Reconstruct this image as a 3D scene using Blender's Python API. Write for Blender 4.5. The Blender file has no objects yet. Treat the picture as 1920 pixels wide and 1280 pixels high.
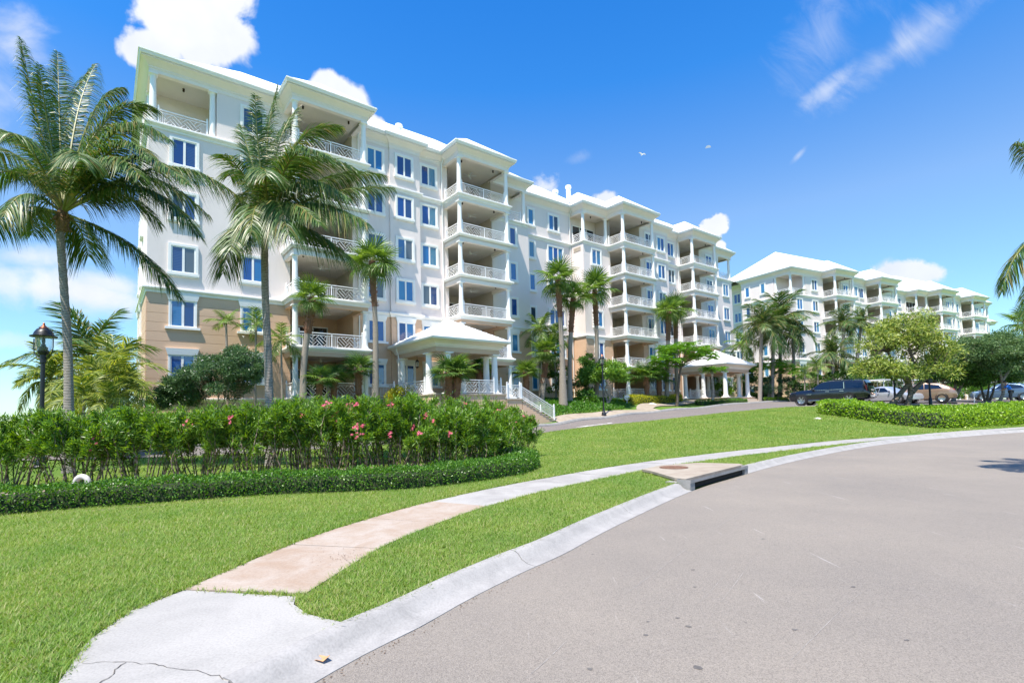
import bpy, bmesh, math, random
import numpy as np
from math import sin, cos, tan, pi, radians, sqrt, atan2, hypot
random.seed(7); rng = np.random.default_rng(7)
scene = bpy.context.scene
COL = scene.collection

# ------------------------------------------------------------------ camera
F_PX, PITCH, ROLL, CY = 977.0156, .05343124, -.02399952, 724.705
YAW_A, YAW_B = .905655, 1.0891198
EYE = 1.55
fw = np.array([0, cos(PITCH), sin(PITCH)]); up = np.array([0, -sin(PITCH), cos(PITCH)]); rt = np.array([1., 0, 0])
rt, up = cos(ROLL)*rt + sin(ROLL)*up, -sin(ROLL)*rt + cos(ROLL)*up
from mathutils import Matrix, Vector
cam_d = bpy.data.cameras.new('camera'); cam = bpy.data.objects.new('camera', cam_d); COL.objects.link(cam)
cam_d.sensor_width = 36; cam_d.lens = F_PX/1920*36; cam_d.shift_y = (CY-640)/1920
cam_d.clip_start = .1; cam_d.clip_end = 9000
M = Matrix.Identity(4)
for i in range(3):
    M[i][0] = rt[i]; M[i][1] = up[i]; M[i][2] = -fw[i]
M[2][3] = EYE
cam.matrix_world = M
scene.camera = cam
C0 = np.array([0, 0, EYE])
def ray(px, py): return fw + (px-960)/F_PX*rt - (py-CY)/F_PX*up
def at(px, py, Y):                      # the point on a pixel's ray at the distance Y
    d = ray(px, py); return C0 + d*(Y/d[1])
def at_z(px, py, z):
    d = ray(px, py); return C0 + d*((z-EYE)/d[2])
class Facade:
    def __init__(s, yaw, O): s.yaw = yaw; s.u = np.array([sin(yaw), cos(yaw), 0]); s.n = np.array([cos(yaw), -sin(yaw), 0]); s.O = np.array(O, float)
    def P(s, u, n, z=0): return s.O + s.u*u + s.n*n + np.array([0, 0, z])
    def un(s, x, y): q = np.array([x, y, 0]) - s.O; return q@s.u, q@s.n
FA = Facade(YAW_A, (-21.7559, 30.8446, 0))
FB = Facade(YAW_B, (43.618, 79.905, 0))

# ------------------------------------------------------------------ sun, sky
TO_SUN = FA.u*(-.40) + FA.n*.20 + np.array([0, 0, 1.]); TO_SUN /= np.linalg.norm(TO_SUN)
sun_d = bpy.data.lights.new('sun', 'SUN'); sun = bpy.data.objects.new('sun', sun_d); COL.objects.link(sun)
sun_d.energy = 5.0; sun_d.angle = radians(.53); sun_d.color = (1, .93, .82)
sun.rotation_euler = Vector(TO_SUN).to_track_quat('Z', 'Y').to_euler(); sun.location = (-20, -30, 60)
world = bpy.data.worlds.new('World'); scene.world = world; world.use_nodes = True
SKY_STRENGTH = .118
EXPOSURE = .8
scene.view_settings.view_transform = 'Standard'; scene.view_settings.look = 'None'
scene.view_settings.exposure = EXPOSURE; scene.view_settings.gamma = 1
scene.view_settings.use_curve_mapping = False
scene.cycles.max_bounces = 8; scene.cycles.transparent_max_bounces = 12
scene.cycles.use_denoising = True; world.cycles.sampling_method = 'MANUAL'; world.cycles.sample_map_resolution = 512
scene.cycles.caustics_reflective = False; scene.cycles.caustics_refractive = False

def build_sky():
    nt = world.node_tree; nt.nodes.clear(); N = nt.nodes; L = nt.links
    out = N.new('ShaderNodeOutputWorld'); bg = N.new('ShaderNodeBackground'); bg.inputs[1].default_value = SKY_STRENGTH
    L.new(bg.outputs[0], out.inputs[0])
    sky = N.new('ShaderNodeTexSky'); sky.sky_type = 'NISHITA'; sky.sun_disc = False
    sky.sun_elevation = math.asin(TO_SUN[2]); sky.sun_rotation = atan2(TO_SUN[0], TO_SUN[1])
    sky.altitude = 0; sky.air_density = 1.0; sky.dust_density = .35; sky.ozone_density = 2.2
    hs = N.new('ShaderNodeHueSaturation'); hs.inputs['Saturation'].default_value = 1.16; hs.inputs['Value'].default_value = 1.12*2; hs.inputs['Hue'].default_value = .497
    tc = N.new('ShaderNodeTexCoord')
    def val(x):
        v = N.new('ShaderNodeValue'); v.outputs[0].default_value = x; return v.outputs[0]
    def m(op, a, b=None, c=None, clamp=False):
        n = N.new('ShaderNodeMath'); n.operation = op; n.use_clamp = clamp
        for i, x in enumerate((a, b, c)):
            if x is None: continue
            if isinstance(x, (int, float)): n.inputs[i].default_value = x
            else: L.new(x, n.inputs[i])
        return n.outputs[0]
    def dot(vec, v):
        n = N.new('ShaderNodeVectorMath'); n.operation = 'DOT_PRODUCT'; L.new(vec, n.inputs[0]); n.inputs[1].default_value = v; return n.outputs['Value']
    nrm = N.new('ShaderNodeVectorMath'); nrm.operation = 'NORMALIZE'; L.new(tc.outputs['Generated'], nrm.inputs[0])
    D = nrm.outputs[0]
    # deep tropical blue overhead: less red and more blue towards the zenith
    sz = N.new('ShaderNodeSeparateXYZ'); L.new(D, sz.inputs[0]); zr = N.new('ShaderNodeValToRGB'); L.new(sz.outputs['Z'], zr.inputs[0]); e = zr.color_ramp.elements
    e[0].position = 0; e[0].color = (.33, .42, .46, 1); e[1].position = .33; e[1].color = (.52, .50, .51, 1)
    for p_, c_ in ((.54, (.35, .465, .62)), (.75, (.31, .42, .62))): x = e.new(p_); x.color = (*c_, 1)
    zm = N.new('ShaderNodeMixRGB'); zm.blend_type = 'MULTIPLY'; zm.inputs[0].default_value = 1; L.new(sky.outputs[0], zm.inputs[1]); L.new(zr.outputs[0], zm.inputs[2]); L.new(zm.outputs[0], hs.inputs['Color'])
    def noise(scale, det, rough=.55, dist=0., stretch=None):
        v = D
        if stretch is not None:
            mp = N.new('ShaderNodeMapping'); mp.inputs['Rotation'].default_value = stretch[0]; mp.inputs['Scale'].default_value = stretch[1]; L.new(D, mp.inputs[0]); v = mp.outputs[0]
        n = N.new('ShaderNodeTexNoise'); n.inputs['Scale'].default_value = scale; n.inputs['Detail'].default_value = det; n.inputs['Roughness'].default_value = rough; n.inputs['Distortion'].default_value = dist
        L.new(v, n.inputs['Vector']); return n.outputs['Fac']
    puff = noise(13, 5, .58, .3)
    fine = noise(34, 4, .62, .2)
    def cloud(px, py, w, h, ang=0, edge=.35, amp=1.0, dens=1.0, tex=None):
        """one cloud at the sky direction of (px, py); w, h are half sizes as angles"""
        c = ray(px, py); c = c/np.linalg.norm(c)
        r = np.cross(c, [0, 0, 1]); r /= np.linalg.norm(r); u = np.cross(r, c)
        r2 = cos(ang)*r + sin(ang)*u; u2 = -sin(ang)*r + cos(ang)*u
        a = m('DIVIDE', dot(D, tuple(r2)), w); b = m('DIVIDE', dot(D, tuple(u2)), h)
        rr = m('SQRT', m('ADD', m('MULTIPLY', a, a), m('MULTIPLY', b, b)))
        front = m('GREATER_THAN', dot(D, tuple(c)), 0.)
        t = puff if tex is None else tex
        s = m('ADD', m('SUBTRACT', 1., rr), m('MULTIPLY', m('SUBTRACT', t, .5), amp*2.4))
        mr = N.new('ShaderNodeMapRange'); mr.interpolation_type = 'SMOOTHSTEP'; L.new(s, mr.inputs[0]); mr.inputs[1].default_value = 0; mr.inputs[2].default_value = edge; mr.inputs[3].default_value = 0; mr.inputs[4].default_value = dens
        return m('MULTIPLY', mr.outputs[0], front)
    cl = []
    k = 1/F_PX
    P = lambda px: px*k
    cl.append(cloud(375, 55, P(78), P(62), .2, .22, .5))
    cl.append(cloud(290, 95, P(50), P(30), .3, .25, .5))
    cl.append(cloud(415, -40, P(60), P(60), .2, .25, .5))
    cl.append(cloud(640, 195, P(58), P(42), -.5, .2, .4))
    cl.append(cloud(700, 250, P(40), P(30), -.6, .2, .4))
    cl.append(cloud(110, 545, P(200), P(42), -.05, .9, .75, .97))
    cl.append(cloud(40, 480, P(80), P(26), .1, 1.2, .9, .8))
    cl.append(cloud(-120, 500, P(130), P(60), .1, 1.1, .9, .85))
    cl.append(cloud(215, 535, P(80), P(26), -.1, .9, .7, .85))
    cl.append(cloud(25, 75, P(75), P(40), .9, 1.2, 1.0, .75))
    cl.append(cloud(-120, 200, P(140), P(90), .9, 1.3, .9, .7))
    cl.append(cloud(30, 640, P(260), P(14), -.03, 1.0, .7, .35, fine))
    cl.append(cloud(1021, 352, P(30), P(24), .6, .8, .8, .8, fine))
    cl.append(cloud(1130, 372, P(28), P(16), .1, .5, .6, .95, fine))
    cl.append(cloud(1338, 428, P(26), P(20), .3, .2, .45, 1, fine))
    cl.append(cloud(1352, 462, P(10), P(14), .3, .3, .5, 1, fine))
    cl.append(cloud(1700, 512, P(58), P(20), -.25, .4, .5, .95, fine))
    cl.append(cloud(1655, 500, P(20), P(12), .3, .9, .6, .6, fine))
    cl.append(cloud(1087, 294, P(30), P(12), .1, 1.2, .8, .16, fine))
    # streaks of high cirrus, drawn out by a stretched noise
    c = ray(1640, 90); c = c/np.linalg.norm(c)
    wisp = noise(9, 6, .66, .8, ((.3, .55, .95), (1, 4.2, 1)))
    cl.append(cloud(1700, 82, P(140), P(30), .38, 1.6, .85, .52, wisp))
    cl.append(cloud(1555, 165, P(58), P(20), .45, 1.4, .8, .55, wisp))
    cl.append(cloud(1545, 60, P(90), P(60), .9, 1.9, 1.0, .34, wisp))
    cl.append(cloud(1760, 60, P(70), P(24), .5, 1.5, .8, .28, wisp))
    cl.append(cloud(1498, 291, P(18), P(6), .7, 1.2, .6, .4, fine))
    tot = cl[0]
    for x in cl[1:]: tot = m('MAXIMUM', tot, x)
    tot = m('MINIMUM', tot, 1.)
    # cumulus body: bright tops, faint grey-blue hollows
    body = N.new('ShaderNodeMixRGB'); L.new(m('MULTIPLY', m('SUBTRACT', 1., noise(11, 4)), .9), body.inputs[0])
    body.inputs[1].default_value = (5.6, 5.65, 5.75, 1); body.inputs[2].default_value = (3.4, 3.75, 4.3, 1)
    mix = N.new('ShaderNodeMixRGB'); L.new(tot, mix.inputs[0]); L.new(hs.outputs[0], mix.inputs[1]); L.new(body.outputs[0], mix.inputs[2])
    L.new(mix.outputs[0], bg.inputs[0])
build_sky()

# ------------------------------------------------------------------ materials
MAT = {}
def new_mat(name):
    mt = bpy.data.materials.new(name); mt.use_nodes = True; MAT[name] = mt
    nt = mt.node_tree; return mt, nt, nt.nodes, nt.links, nt.nodes['Principled BSDF']
def simple(name, col, rough=.6, var=.06, scale=3., bump=0., bscale=40., metal=0., spec=.5, stain=0., coat=0.):
    mt, nt, N, L, b = new_mat(name)
    b.inputs['Roughness'].default_value = rough; b.inputs['Metallic'].default_value = metal; b.inputs['Specular IOR Level'].default_value = spec
    if coat: b.inputs['Coat Weight'].default_value = coat; b.inputs['Coat Roughness'].default_value = .03
    tc = N.new('ShaderNodeTexCoord')
    no = N.new('ShaderNodeTexNoise'); no.inputs['Scale'].default_value = scale; no.inputs['Detail'].default_value = 6; L.new(tc.outputs['Object'], no.inputs['Vector'])
    cr = N.new('ShaderNodeValToRGB'); L.new(no.outputs['Fac'], cr.inputs[0])
    lo = tuple(max(0, c*(1-var)) for c in col); hi = tuple(min(1, c*(1+var)) for c in col)
    cr.color_ramp.elements[0].position = .3; cr.color_ramp.elements[1].position = .7
    cr.color_ramp.elements[0].color = (*lo, 1); cr.color_ramp.elements[1].color = (*hi, 1)
    colout = cr.outputs[0]
    if stain:
        n2 = N.new('ShaderNodeTexNoise'); n2.inputs['Scale'].default_value = .9; n2.inputs['Detail'].default_value = 8; n2.inputs['Roughness'].default_value = .7
        mp = N.new('ShaderNodeMapping'); mp.inputs['Scale'].default_value = (1, 1, .25); L.new(tc.outputs['Object'], mp.inputs[0]); L.new(mp.outputs[0], n2.inputs['Vector'])
        mr = N.new('ShaderNodeMapRange'); L.new(n2.outputs['Fac'], mr.inputs[0]); mr.inputs[1].default_value = .52; mr.inputs[2].default_value = .78; mr.inputs[4].default_value = stain
        mx = N.new('ShaderNodeMixRGB'); mx.blend_type = 'MULTIPLY'; L.new(mr.outputs[0], mx.inputs[0]); L.new(colout, mx.inputs[1]); mx.inputs[2].default_value = (.72, .68, .62, 1); colout = mx.outputs[0]
    L.new(colout, b.inputs['Base Color'])
    if bump:
        n3 = N.new('ShaderNodeTexNoise'); n3.inputs['Scale'].default_value = bscale; n3.inputs['Detail'].default_value = 4; L.new(tc.outputs['Object'], n3.inputs['Vector'])
        bp = N.new('ShaderNodeBump'); bp.inputs['Strength'].default_value = bump; bp.inputs['Distance'].default_value = .02; L.new(n3.outputs['Fac'], bp.inputs['Height']); L.new(bp.outputs[0], b.inputs['Normal'])
    return mt
simple('stucco_white', (.79, .70, .665), .85, .025, .6, .25, 60, spec=.25, stain=.26)
simple('stucco_tan', (.66, .45, .305), .85, .05, .8, .3, 60, spec=.25, stain=.3)
simple('stucco_recess_shade', (.58, .50, .43), .85, .03, .8, .2, 60, spec=.25)  # wall stucco darkened: balcony recess shade put into the colour
simple('soffit_cream_shade', (.73, .66, .58), .8, .03, 1., spec=.2)  # cream trim darkened so the soffit colour carries ceiling shade
simple('trim_white', (.84, .83, .80), .5, .02, 2., spec=.4)
simple('trim_cream', (.84, .765, .70), .6, .02, 2., spec=.3)
simple('roof_white', (.86, .86, .86), .7, .02, 1.5, .15, 25, spec=.3, stain=.06)
simple('rail_white', (.84, .84, .84), .35, .01, 2., spec=.5)
simple('black_metal', (.012, .014, .018), .4, .1, 5, spec=.5)
simple('copper_metal', (.45, .16, .09), .38, .15, 12, metal=.8)
simple('dark_bronze', (.04, .025, .016), .45, .2, 9, metal=.5)
simple('deck_stone', (.55, .46, .37), .8, .08, 4, .2, 30)
simple('fan_white', (.7, .69, .66), .5, .02, 2)
simple('drain_pipe_grey', (.55, .53, .48), .5, .06, 6)
simple('rock_grey', (.62, .58, .52), .9, .15, 6, .5, 12)
def glass_mat():
    mt, nt, N, L, b = new_mat('window_glass')
    oi = N.new('ShaderNodeObjectInfo'); tc = N.new('ShaderNodeTexCoord')
    cr = N.new('ShaderNodeValToRGB'); L.new(oi.outputs['Random'], cr.inputs[0])
    e = cr.color_ramp.elements; cr.color_ramp.interpolation = 'CONSTANT'
    e[0].position = 0; e[0].color = (.006, .06, .26, 1); e[1].position = .28; e[1].color = (.015, .14, .36, 1)
    for p, c in ((.48, (.005, .035, .16)), (.64, (.03, .19, .38)), (.78, (.012, .03, .06)), (.90, (.06, .22, .36)), (.96, (.10, .12, .13))):
        x = e.new(p); x.color = (*c, 1)
    # slats of a blind behind some panes
    wv = N.new('ShaderNodeTexWave'); wv.wave_type = 'BANDS'; wv.bands_direction = 'Z'; wv.inputs['Scale'].default_value = 3.2; L.new(tc.outputs['Object'], wv.inputs['Vector'])
    gt = N.new('ShaderNodeMath'); gt.operation = 'GREATER_THAN'; gt.inputs[1].default_value = .6
    f2 = N.new('ShaderNodeMath'); f2.operation = 'FRACT'; ml = N.new('ShaderNodeMath'); ml.operation = 'MULTIPLY'; ml.inputs[1].default_value = 7.31; L.new(oi.outputs['Random'], ml.inputs[0]); L.new(ml.outputs[0], f2.inputs[0]); L.new(f2.outputs[0], gt.inputs[0])
    am = N.new('ShaderNodeMath'); am.operation = 'MULTIPLY'; L.new(gt.outputs[0], am.inputs[0]); L.new(wv.outputs['Fac'], am.inputs[1])
    a2 = N.new('ShaderNodeMath'); a2.operation = 'MULTIPLY'; a2.inputs[1].default_value = .35; L.new(am.outputs[0], a2.inputs[0])
    mx = N.new('ShaderNodeMixRGB'); L.new(a2.outputs[0], mx.inputs[0]); L.new(cr.outputs[0], mx.inputs[1]); mx.inputs[2].default_value = (.10, .17, .24, 1)
    L.new(mx.outputs[0], b.inputs['Base Color']); b.inputs['Roughness'].default_value = .04; b.inputs['IOR'].default_value = 1.75; b.inputs['Specular IOR Level'].default_value = .7
    no = N.new('ShaderNodeTexNoise'); no.inputs['Scale'].default_value = 1.3; L.new(tc.outputs['Object'], no.inputs['Vector'])
    bp = N.new('ShaderNodeBump'); bp.inputs['Strength'].default_value = .05; bp.inputs['Distance'].default_value = .05; L.new(no.outputs['Fac'], bp.inputs['Height']); L.new(bp.outputs[0], b.inputs['Normal'])
glass_mat()
simple('door_glass', (.012, .02, .03), .06, .2, 1, spec=.8)

# ------------------------------------------------------------------ mesh helpers
class MB:
    def __init__(s): s.v = []; s.f = []
    def add(s, vs, fs):
        b = len(s.v); s.v += [tuple(map(float, p)) for p in vs]; s.f += [tuple(b+i for i in q) for q in fs]
    def box(s, x0, x1, y0, y1, z0, z1, skip=''):
        s.add([(x0,y0,z0),(x1,y0,z0),(x1,y1,z0),(x0,y1,z0),(x0,y0,z1),(x1,y0,z1),(x1,y1,z1),(x0,y1,z1)],
              [q for n, q in (('b',(3,2,1,0)),('t',(4,5,6,7)),('f',(0,1,5,4)),('r',(1,2,6,5)),('k',(2,3,7,6)),('l',(3,0,4,7))) if n not in skip])
    def bar(s, a, b, w, h, upv=(0,0,1)):          # square bar from a to b
        a = np.array(a, float); b = np.array(b, float); d = b-a; d /= np.linalg.norm(d)
        x = np.cross(d, upv); nx = np.linalg.norm(x)
        x = np.array([1., 0, 0]) if nx < 1e-6 else x/nx
        y = np.cross(x, d); vs = []
        for p in (a, b):
            for sx, sy in ((-1,-1),(1,-1),(1,1),(-1,1)): vs.append(p + x*(sx*w/2) + y*(sy*h/2))
        s.add(vs, [(0,1,2,3),(7,6,5,4),(0,4,5,1),(1,5,6,2),(2,6,7,3),(3,7,4,0)])
    def tube(s, pts, rad, seg=8, caps=True):
        pts = [np.array(p, float) for p in pts]; n = len(pts); rad = [rad]*n if isinstance(rad, (int, float)) else rad
        rings = []; x = None
        for i in range(n):
            d = pts[min(i+1, n-1)] - pts[max(i-1, 0)]; d /= (np.linalg.norm(d)+1e-9)
            if x is None: x = np.cross(d, (0,0,1) if abs(d[2]) < .9 else (0,1,0))
            x = x - d*(x@d); x /= np.linalg.norm(x); y = np.cross(d, x)
            rings.append([pts[i] + (x*cos(2*pi*k/seg) + y*sin(2*pi*k/seg))*rad[i] for k in range(seg)])
        b = len(s.v); s.v += [tuple(map(float, p)) for r in rings for p in r]
        for i in range(n-1):
            for k in range(seg):
                k2 = (k+1) % seg; s.f.append((b+i*seg+k, b+i*seg+k2, b+(i+1)*seg+k2, b+(i+1)*seg+k))
        if caps: s.f.append(tuple(b+k for k in reversed(range(seg)))); s.f.append(tuple(b+(n-1)*seg+k for k in range(seg)))
    def lathe(s, prof, c=(0,0,0), seg=16, caps=True):      # prof: (r, z)
        b = len(s.v); n = len(prof)
        for r, z in prof:
            for k in range(seg): a = 2*pi*k/seg; s.v.append((c[0]+r*cos(a), c[1]+r*sin(a), c[2]+z))
        for i in range(n-1):
            for k in range(seg):
                k2 = (k+1) % seg; s.f.append((b+i*seg+k, b+i*seg+k2, b+(i+1)*seg+k2, b+(i+1)*seg+k))
        if caps: s.f.append(tuple(b+k for k in reversed(range(seg)))); s.f.append(tuple(b+(n-1)*seg+k for k in range(seg)))
    def prism(s, poly, z0, z1, top=True, bottom=True):
        n = len(poly); b = len(s.v)
        s.v += [(float(x), float(y), float(z0)) for x, y in poly] + [(float(x), float(y), float(z1)) for x, y in poly]
        for i in range(n): j = (i+1) % n; s.f.append((b+i, b+j, b+n+j, b+n+i))
        if top: s.f.append(tuple(range(b+n, b+2*n)))
        if bottom: s.f.append(tuple(reversed(range(b, b+n))))
    def sweep(s, path, prof, closed=False, ring=False, zs=None):
        """profile (offset, z) carried along a plan path with mitred corners; positive offsets lie to the right of travel"""
        n = len(path); P = [np.array(p[:2], float) for p in path]; rows = []
        for i in range(n):
            a = P[i-1] if (i > 0 or closed) else None; c = P[(i+1) % n] if (i < n-1 or closed) else None
            def nr(p, q): d = q-p; d = d/np.linalg.norm(d); return np.array([d[1], -d[0]])
            if a is None: m_ = nr(P[i], c)
            elif c is None: m_ = nr(a, P[i])
            else:
                n1, n2 = nr(a, P[i]), nr(P[i], c); m_ = n1+n2; m_ = m_/max(.2, (m_@m_)/2)
            zz = 0 if zs is None else zs[i]
            rows.append([(P[i][0]+m_[0]*o, P[i][1]+m_[1]*o, z+zz) for o, z in prof])
        b = len(s.v); k = len(prof); s.v += [tuple(map(float, p)) for r in rows for p in r]
        for i in range(n if closed else n-1):
            i2 = (i+1) % n
            for j in range(k if ring else k-1):
                j2 = (j+1) % k; s.f.append((b+i*k+j, b+i2*k+j, b+i2*k+j2, b+i*k+j2))
        if ring and not closed:
            s.f.append(tuple(b+j for j in range(k))); s.f.append(tuple(b+(n-1)*k+j for j in reversed(range(k))))
    def mesh(s, name, smooth=None, fix=True):
        me = bpy.data.meshes.new(name); me.from_pydata(s.v, [], s.f)
        if fix:
            bm = bmesh.new(); bm.from_mesh(me); bmesh.ops.recalc_face_normals(bm, faces=bm.faces); bm.to_mesh(me); bm.free()
        if smooth is not None:
            me.polygons.foreach_set('use_smooth', [True]*len(me.polygons)); me.set_sharp_from_angle(angle=radians(smooth))
        return me
    def obj(s, name, mat, parent=None, smooth=None, loc=(0,0,0), fix=True): return link(name, s.mesh(name, smooth, fix), mat, parent, loc)
def link(name, me, mat=None, parent=None, loc=(0,0,0), rot=None, scale=None):
    if mat is not None and len(me.materials) == 0: me.materials.append(MAT[mat])
    o = bpy.data.objects.new(name, me); COL.objects.link(o); o.parent = parent; o.location = tuple(map(float, loc))
    if rot is not None: o.rotation_euler = rot
    if scale is not None: o.scale = scale
    return o
def tag(o, label, cat=None, group=None, kind=None):
    o['label'] = label
    if cat: o['category'] = cat
    if group: o['group'] = group
    if kind: o['kind'] = kind
    return o
def thing(name, label, cat, loc=(0,0,0), rz=0, group=None):
    o = bpy.data.objects.new(name, None); COL.objects.link(o); o.location = tuple(map(float, loc)); o.rotation_euler = (0, 0, rz); o.empty_display_size = .3
    return tag(o, label, cat, group)
def struct(o): o['kind'] = 'structure'; return o
def raw_mesh(name, verts, faces, mat, smooth=False):
    """numpy arrays of verts (n,3) and faces (m,3 or 4) to a mesh"""
    verts = np.asarray(verts, np.float32); faces = np.asarray(faces, np.int32); k = faces.shape[1]
    me = bpy.data.meshes.new(name); me.vertices.add(len(verts)); me.vertices.foreach_set('co', verts.ravel())
    me.loops.add(faces.size); me.loops.foreach_set('vertex_index', faces.ravel())
    me.polygons.add(len(faces)); me.polygons.foreach_set('loop_start', np.arange(0, faces.size, k, dtype=np.int32)); 
    if smooth: me.polygons.foreach_set('use_smooth', np.ones(len(faces), bool))
    me.update(calc_edges=True); me.materials.append(MAT[mat]); return me
def children(o): return [c for c in o.children]
def copy_tree(o, parent=None, skip=()):
    c = o.copy(); COL.objects.link(c); c.parent = parent
    for ch in o.children:
        if ch.name.split('.')[0] in skip: continue
        copy_tree(ch, c, skip)
    return c
# ------------------------------------------------------------------ terrain
CTRL = []
def cp(x, y, z): CTRL.append((x, y, z))
def cpA(u, n, z): p = FA.P(u, n); cp(p[0], p[1], z)
WALK_L = [(-2.85,4.55),(-2.74,5.25),(-2.55,6.21),(-2.04,7.58),(-1.25,9.12),(.41,11.38),(3.54,14.71),(8.17,18.38),(14.4,22.6),(23.44,27.46),(29.78,30.5),(42,36)]
for x, y in WALK_L: cp(x, y, .12)
ASPH = [(-2.3,-12),(-2.35,-6),(-2.2,-1),(-1.9,1.2),(-1.55,2.4),(-1.2,3.16),(-.97,3.57),(-.71,3.95),(-.4,4.5),(.08,5.23),(.53,5.84),(1.38,7.2),(3.42,10.13),(5.44,12.43),(8.36,15.44),(12.68,19.3),(16.64,22.17),(22.07,25.1),(26.16,27.0),(40,32.5),(70,42)]
for x, y in ((-1.2,4.2),(0,6),(2.6,10),(6.3,14.3),(12.5,20),(22,26),(0,0),(10,5),(30,10),(20,0),(-3,-3),(40,28),(-3,0),(60,36)): cp(x, y, .1)
for x, y, z in ((-8,8,.15),(-6,9,.15),(-3.2,9.8,.15),(-.7,11.1,.15),(.6,13.9,.17),(-10,3,.12),(-6,3,.12),(-16,8,.15),(-12,14,.18),(-6,14,.18),(-1,16,.18),(-4,20,.2),(-14,20,.2),(-30,16,.2),(-30,0,.15),(1,24,.16)): cp(x, y, z)
for u, z in ((-40,.2),(-20,.2),(0,.25),(10,.35),(20,.5),(26,.59),(31.6,1.0),(38,1.34),(45,1.65),(55.6,2.12),(64.7,2.33),(80,2.4),(110,2.3)): cpA(u, 7.5, z)
for u, z in ((-40,.15),(-20,.15),(0,.12),(10,.13),(19,.2),(22.7,.42),(26.5,.60)): cpA(u, 12, z)
for u, z in ((0,2.0),(10,2.1),(20,2.3),(30,2.75),(40,2.85),(50,2.9),(65,2.9)): cpA(u, 1.5, z)
for u, z in ((28,2.0),(33,2.2),(40,2.25),(47,2.1)): cpA(u, 4.5, z)
for u, z in ((-12,1.4),(0,1.6),(10,1.7)): cpA(u, 3.5, z)
for u, n, z in ((-12,-5,1.4),(-30,-10,.8),(-40,-40,.3),(30,-20,2.8),(75,-5,2.8)): cpA(u, n, z)
# the lawn's edge along the drive, then the parking court on the right
LAWN_EDGE = [(-38,9.5),(-22,16.2),(-10,24.6)] + [tuple(FA.P(u, 12)[:2]) for u in (12, 19, 22.7, 26.5)] + [(11.5,39.2),(15.2,39.4),(18.4,39.1),(20.4,38.4),(24,37.0),(30,37.5),(40,41),(60,48)]
for x, y, z in ((11.5,39.2,.91),(15.2,39.4,1.22),(18.4,39.1,1.46),(20.4,38.4,1.60),(24,37.,1.55),(30,37.5,1.5),(40,41,1.5),(23,42,1.66),(27,42,1.68),(33,44,1.7),(45,50,1.8),(60,48,1.6),(60,70,2.0),(90,60,1.8),(90,95,2.2),(40,75,2.4),(140,120,2)): cp(x, y, z)
for x, y, z in ((19.6,33.5,1.1),(22,27.9,.24),(26,30,.35),(33,33.5,.5),(16,30.5,.85),(11,28,.55),(6,25,.35),(12,33.5,.85),(24,32.5,1.0),(31,35.3,1.1),(5,30,.35)): cp(x, y, z)
CT = np.array(CTRL); _n = len(CT)
def _kern(r): return np.sqrt(r*r + 2.0)
_A = np.zeros((_n+1, _n+1)); _d = np.hypot(CT[:, None, 0]-CT[None, :, 0], CT[:, None, 1]-CT[None, :, 1])
_A[:_n, :_n] = _kern(_d) - np.eye(_n)*.15; _A[:_n, _n] = 1; _A[_n, :_n] = 1
_w = np.linalg.solve(_A, np.append(CT[:, 2], 0))
def gzv(x, y):
    x = np.asarray(x, float); y = np.asarray(y, float); sh = x.shape; x = x.ravel(); y = y.ravel(); out = np.empty(len(x))
    for i in range(0, len(x), 20000):
        r = np.hypot(x[i:i+20000, None]-CT[None, :, 0], y[i:i+20000, None]-CT[None, :, 1]); out[i:i+20000] = _kern(r)@_w[:_n] + _w[_n]
    return np.clip(out, .02, 3.2).reshape(sh)
def gz(x, y): return float(gzv(np.array([x]), np.array([y]))[0])
def on_ground(px, py):
    d = ray(px, py); lo = None
    for t in np.arange(2, 160, .1):
        p = C0 + d*t
        if p[2] < gz(p[0], p[1]): return p
    return C0 + d*40
def G(x, y): return (x, y, gz(x, y))
def inpoly(x, y, poly):
    x = np.asarray(x); y = np.asarray(y); c = np.zeros(x.shape, bool); n = len(poly)
    for i in range(n):
        x1, y1 = poly[i]; x2, y2 = poly[(i+1) % n]
        if y1 == y2: continue
        k = (y1 > y) != (y2 > y); c ^= k & (x < (x2-x1)*(y-y1)/(y2-y1)+x1)
    return c
def offset_path(path, d):
    P = [np.array(p, float) for p in path]; out = []
    for i in range(len(P)):
        a = P[max(i-1, 0)]; b = P[min(i+1, len(P)-1)]; t = b-a; t /= np.linalg.norm(t); out.append((P[i][0]+t[1]*d, P[i][1]-t[0]*d))
    return out
def smooth_path(path, n=4):
    P = [np.array(p, float) for p in path]; out = []
    for i in range(len(P)-1):
        p0, p1, p2, p3 = P[max(i-1, 0)], P[i], P[i+1], P[min(i+2, len(P)-1)]
        for k in range(n):
            t = k/n; out.append(tuple(.5*((2*p1) + (p2-p0)*t + (2*p0-5*p1+4*p2-p3)*t*t + (3*p1-p0-3*p2+p3)*t**3)))
    out.append(tuple(P[-1])); return out
ASPH_S = smooth_path(ASPH, 4)
ROAD_POLY = ASPH_S + [(75,20),(60,-20),(10,-25),(-2.3,-20)]
WALK_LS = smooth_path(WALK_L, 6); WALK_RS = offset_path(WALK_LS, 1.12)
WALK_POLY = WALK_LS + WALK_RS[::-1]
KERB_DRIVE = [tuple(FA.P(u, n)[:2]) for u, n in ((-45,7.7),(-20,7.7),(0,7.6),(12,7.5),(22,7.4),(26.4,7.4),(31.6,7.5),(38,7.5),(45,7.5),(52,7.5),(58,7.5),(66,7.8),(74,9),(85,12))]
DRIVE_POLY = LAWN_EDGE + [(75,60)] + KERB_DRIVE[::-1]
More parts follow.
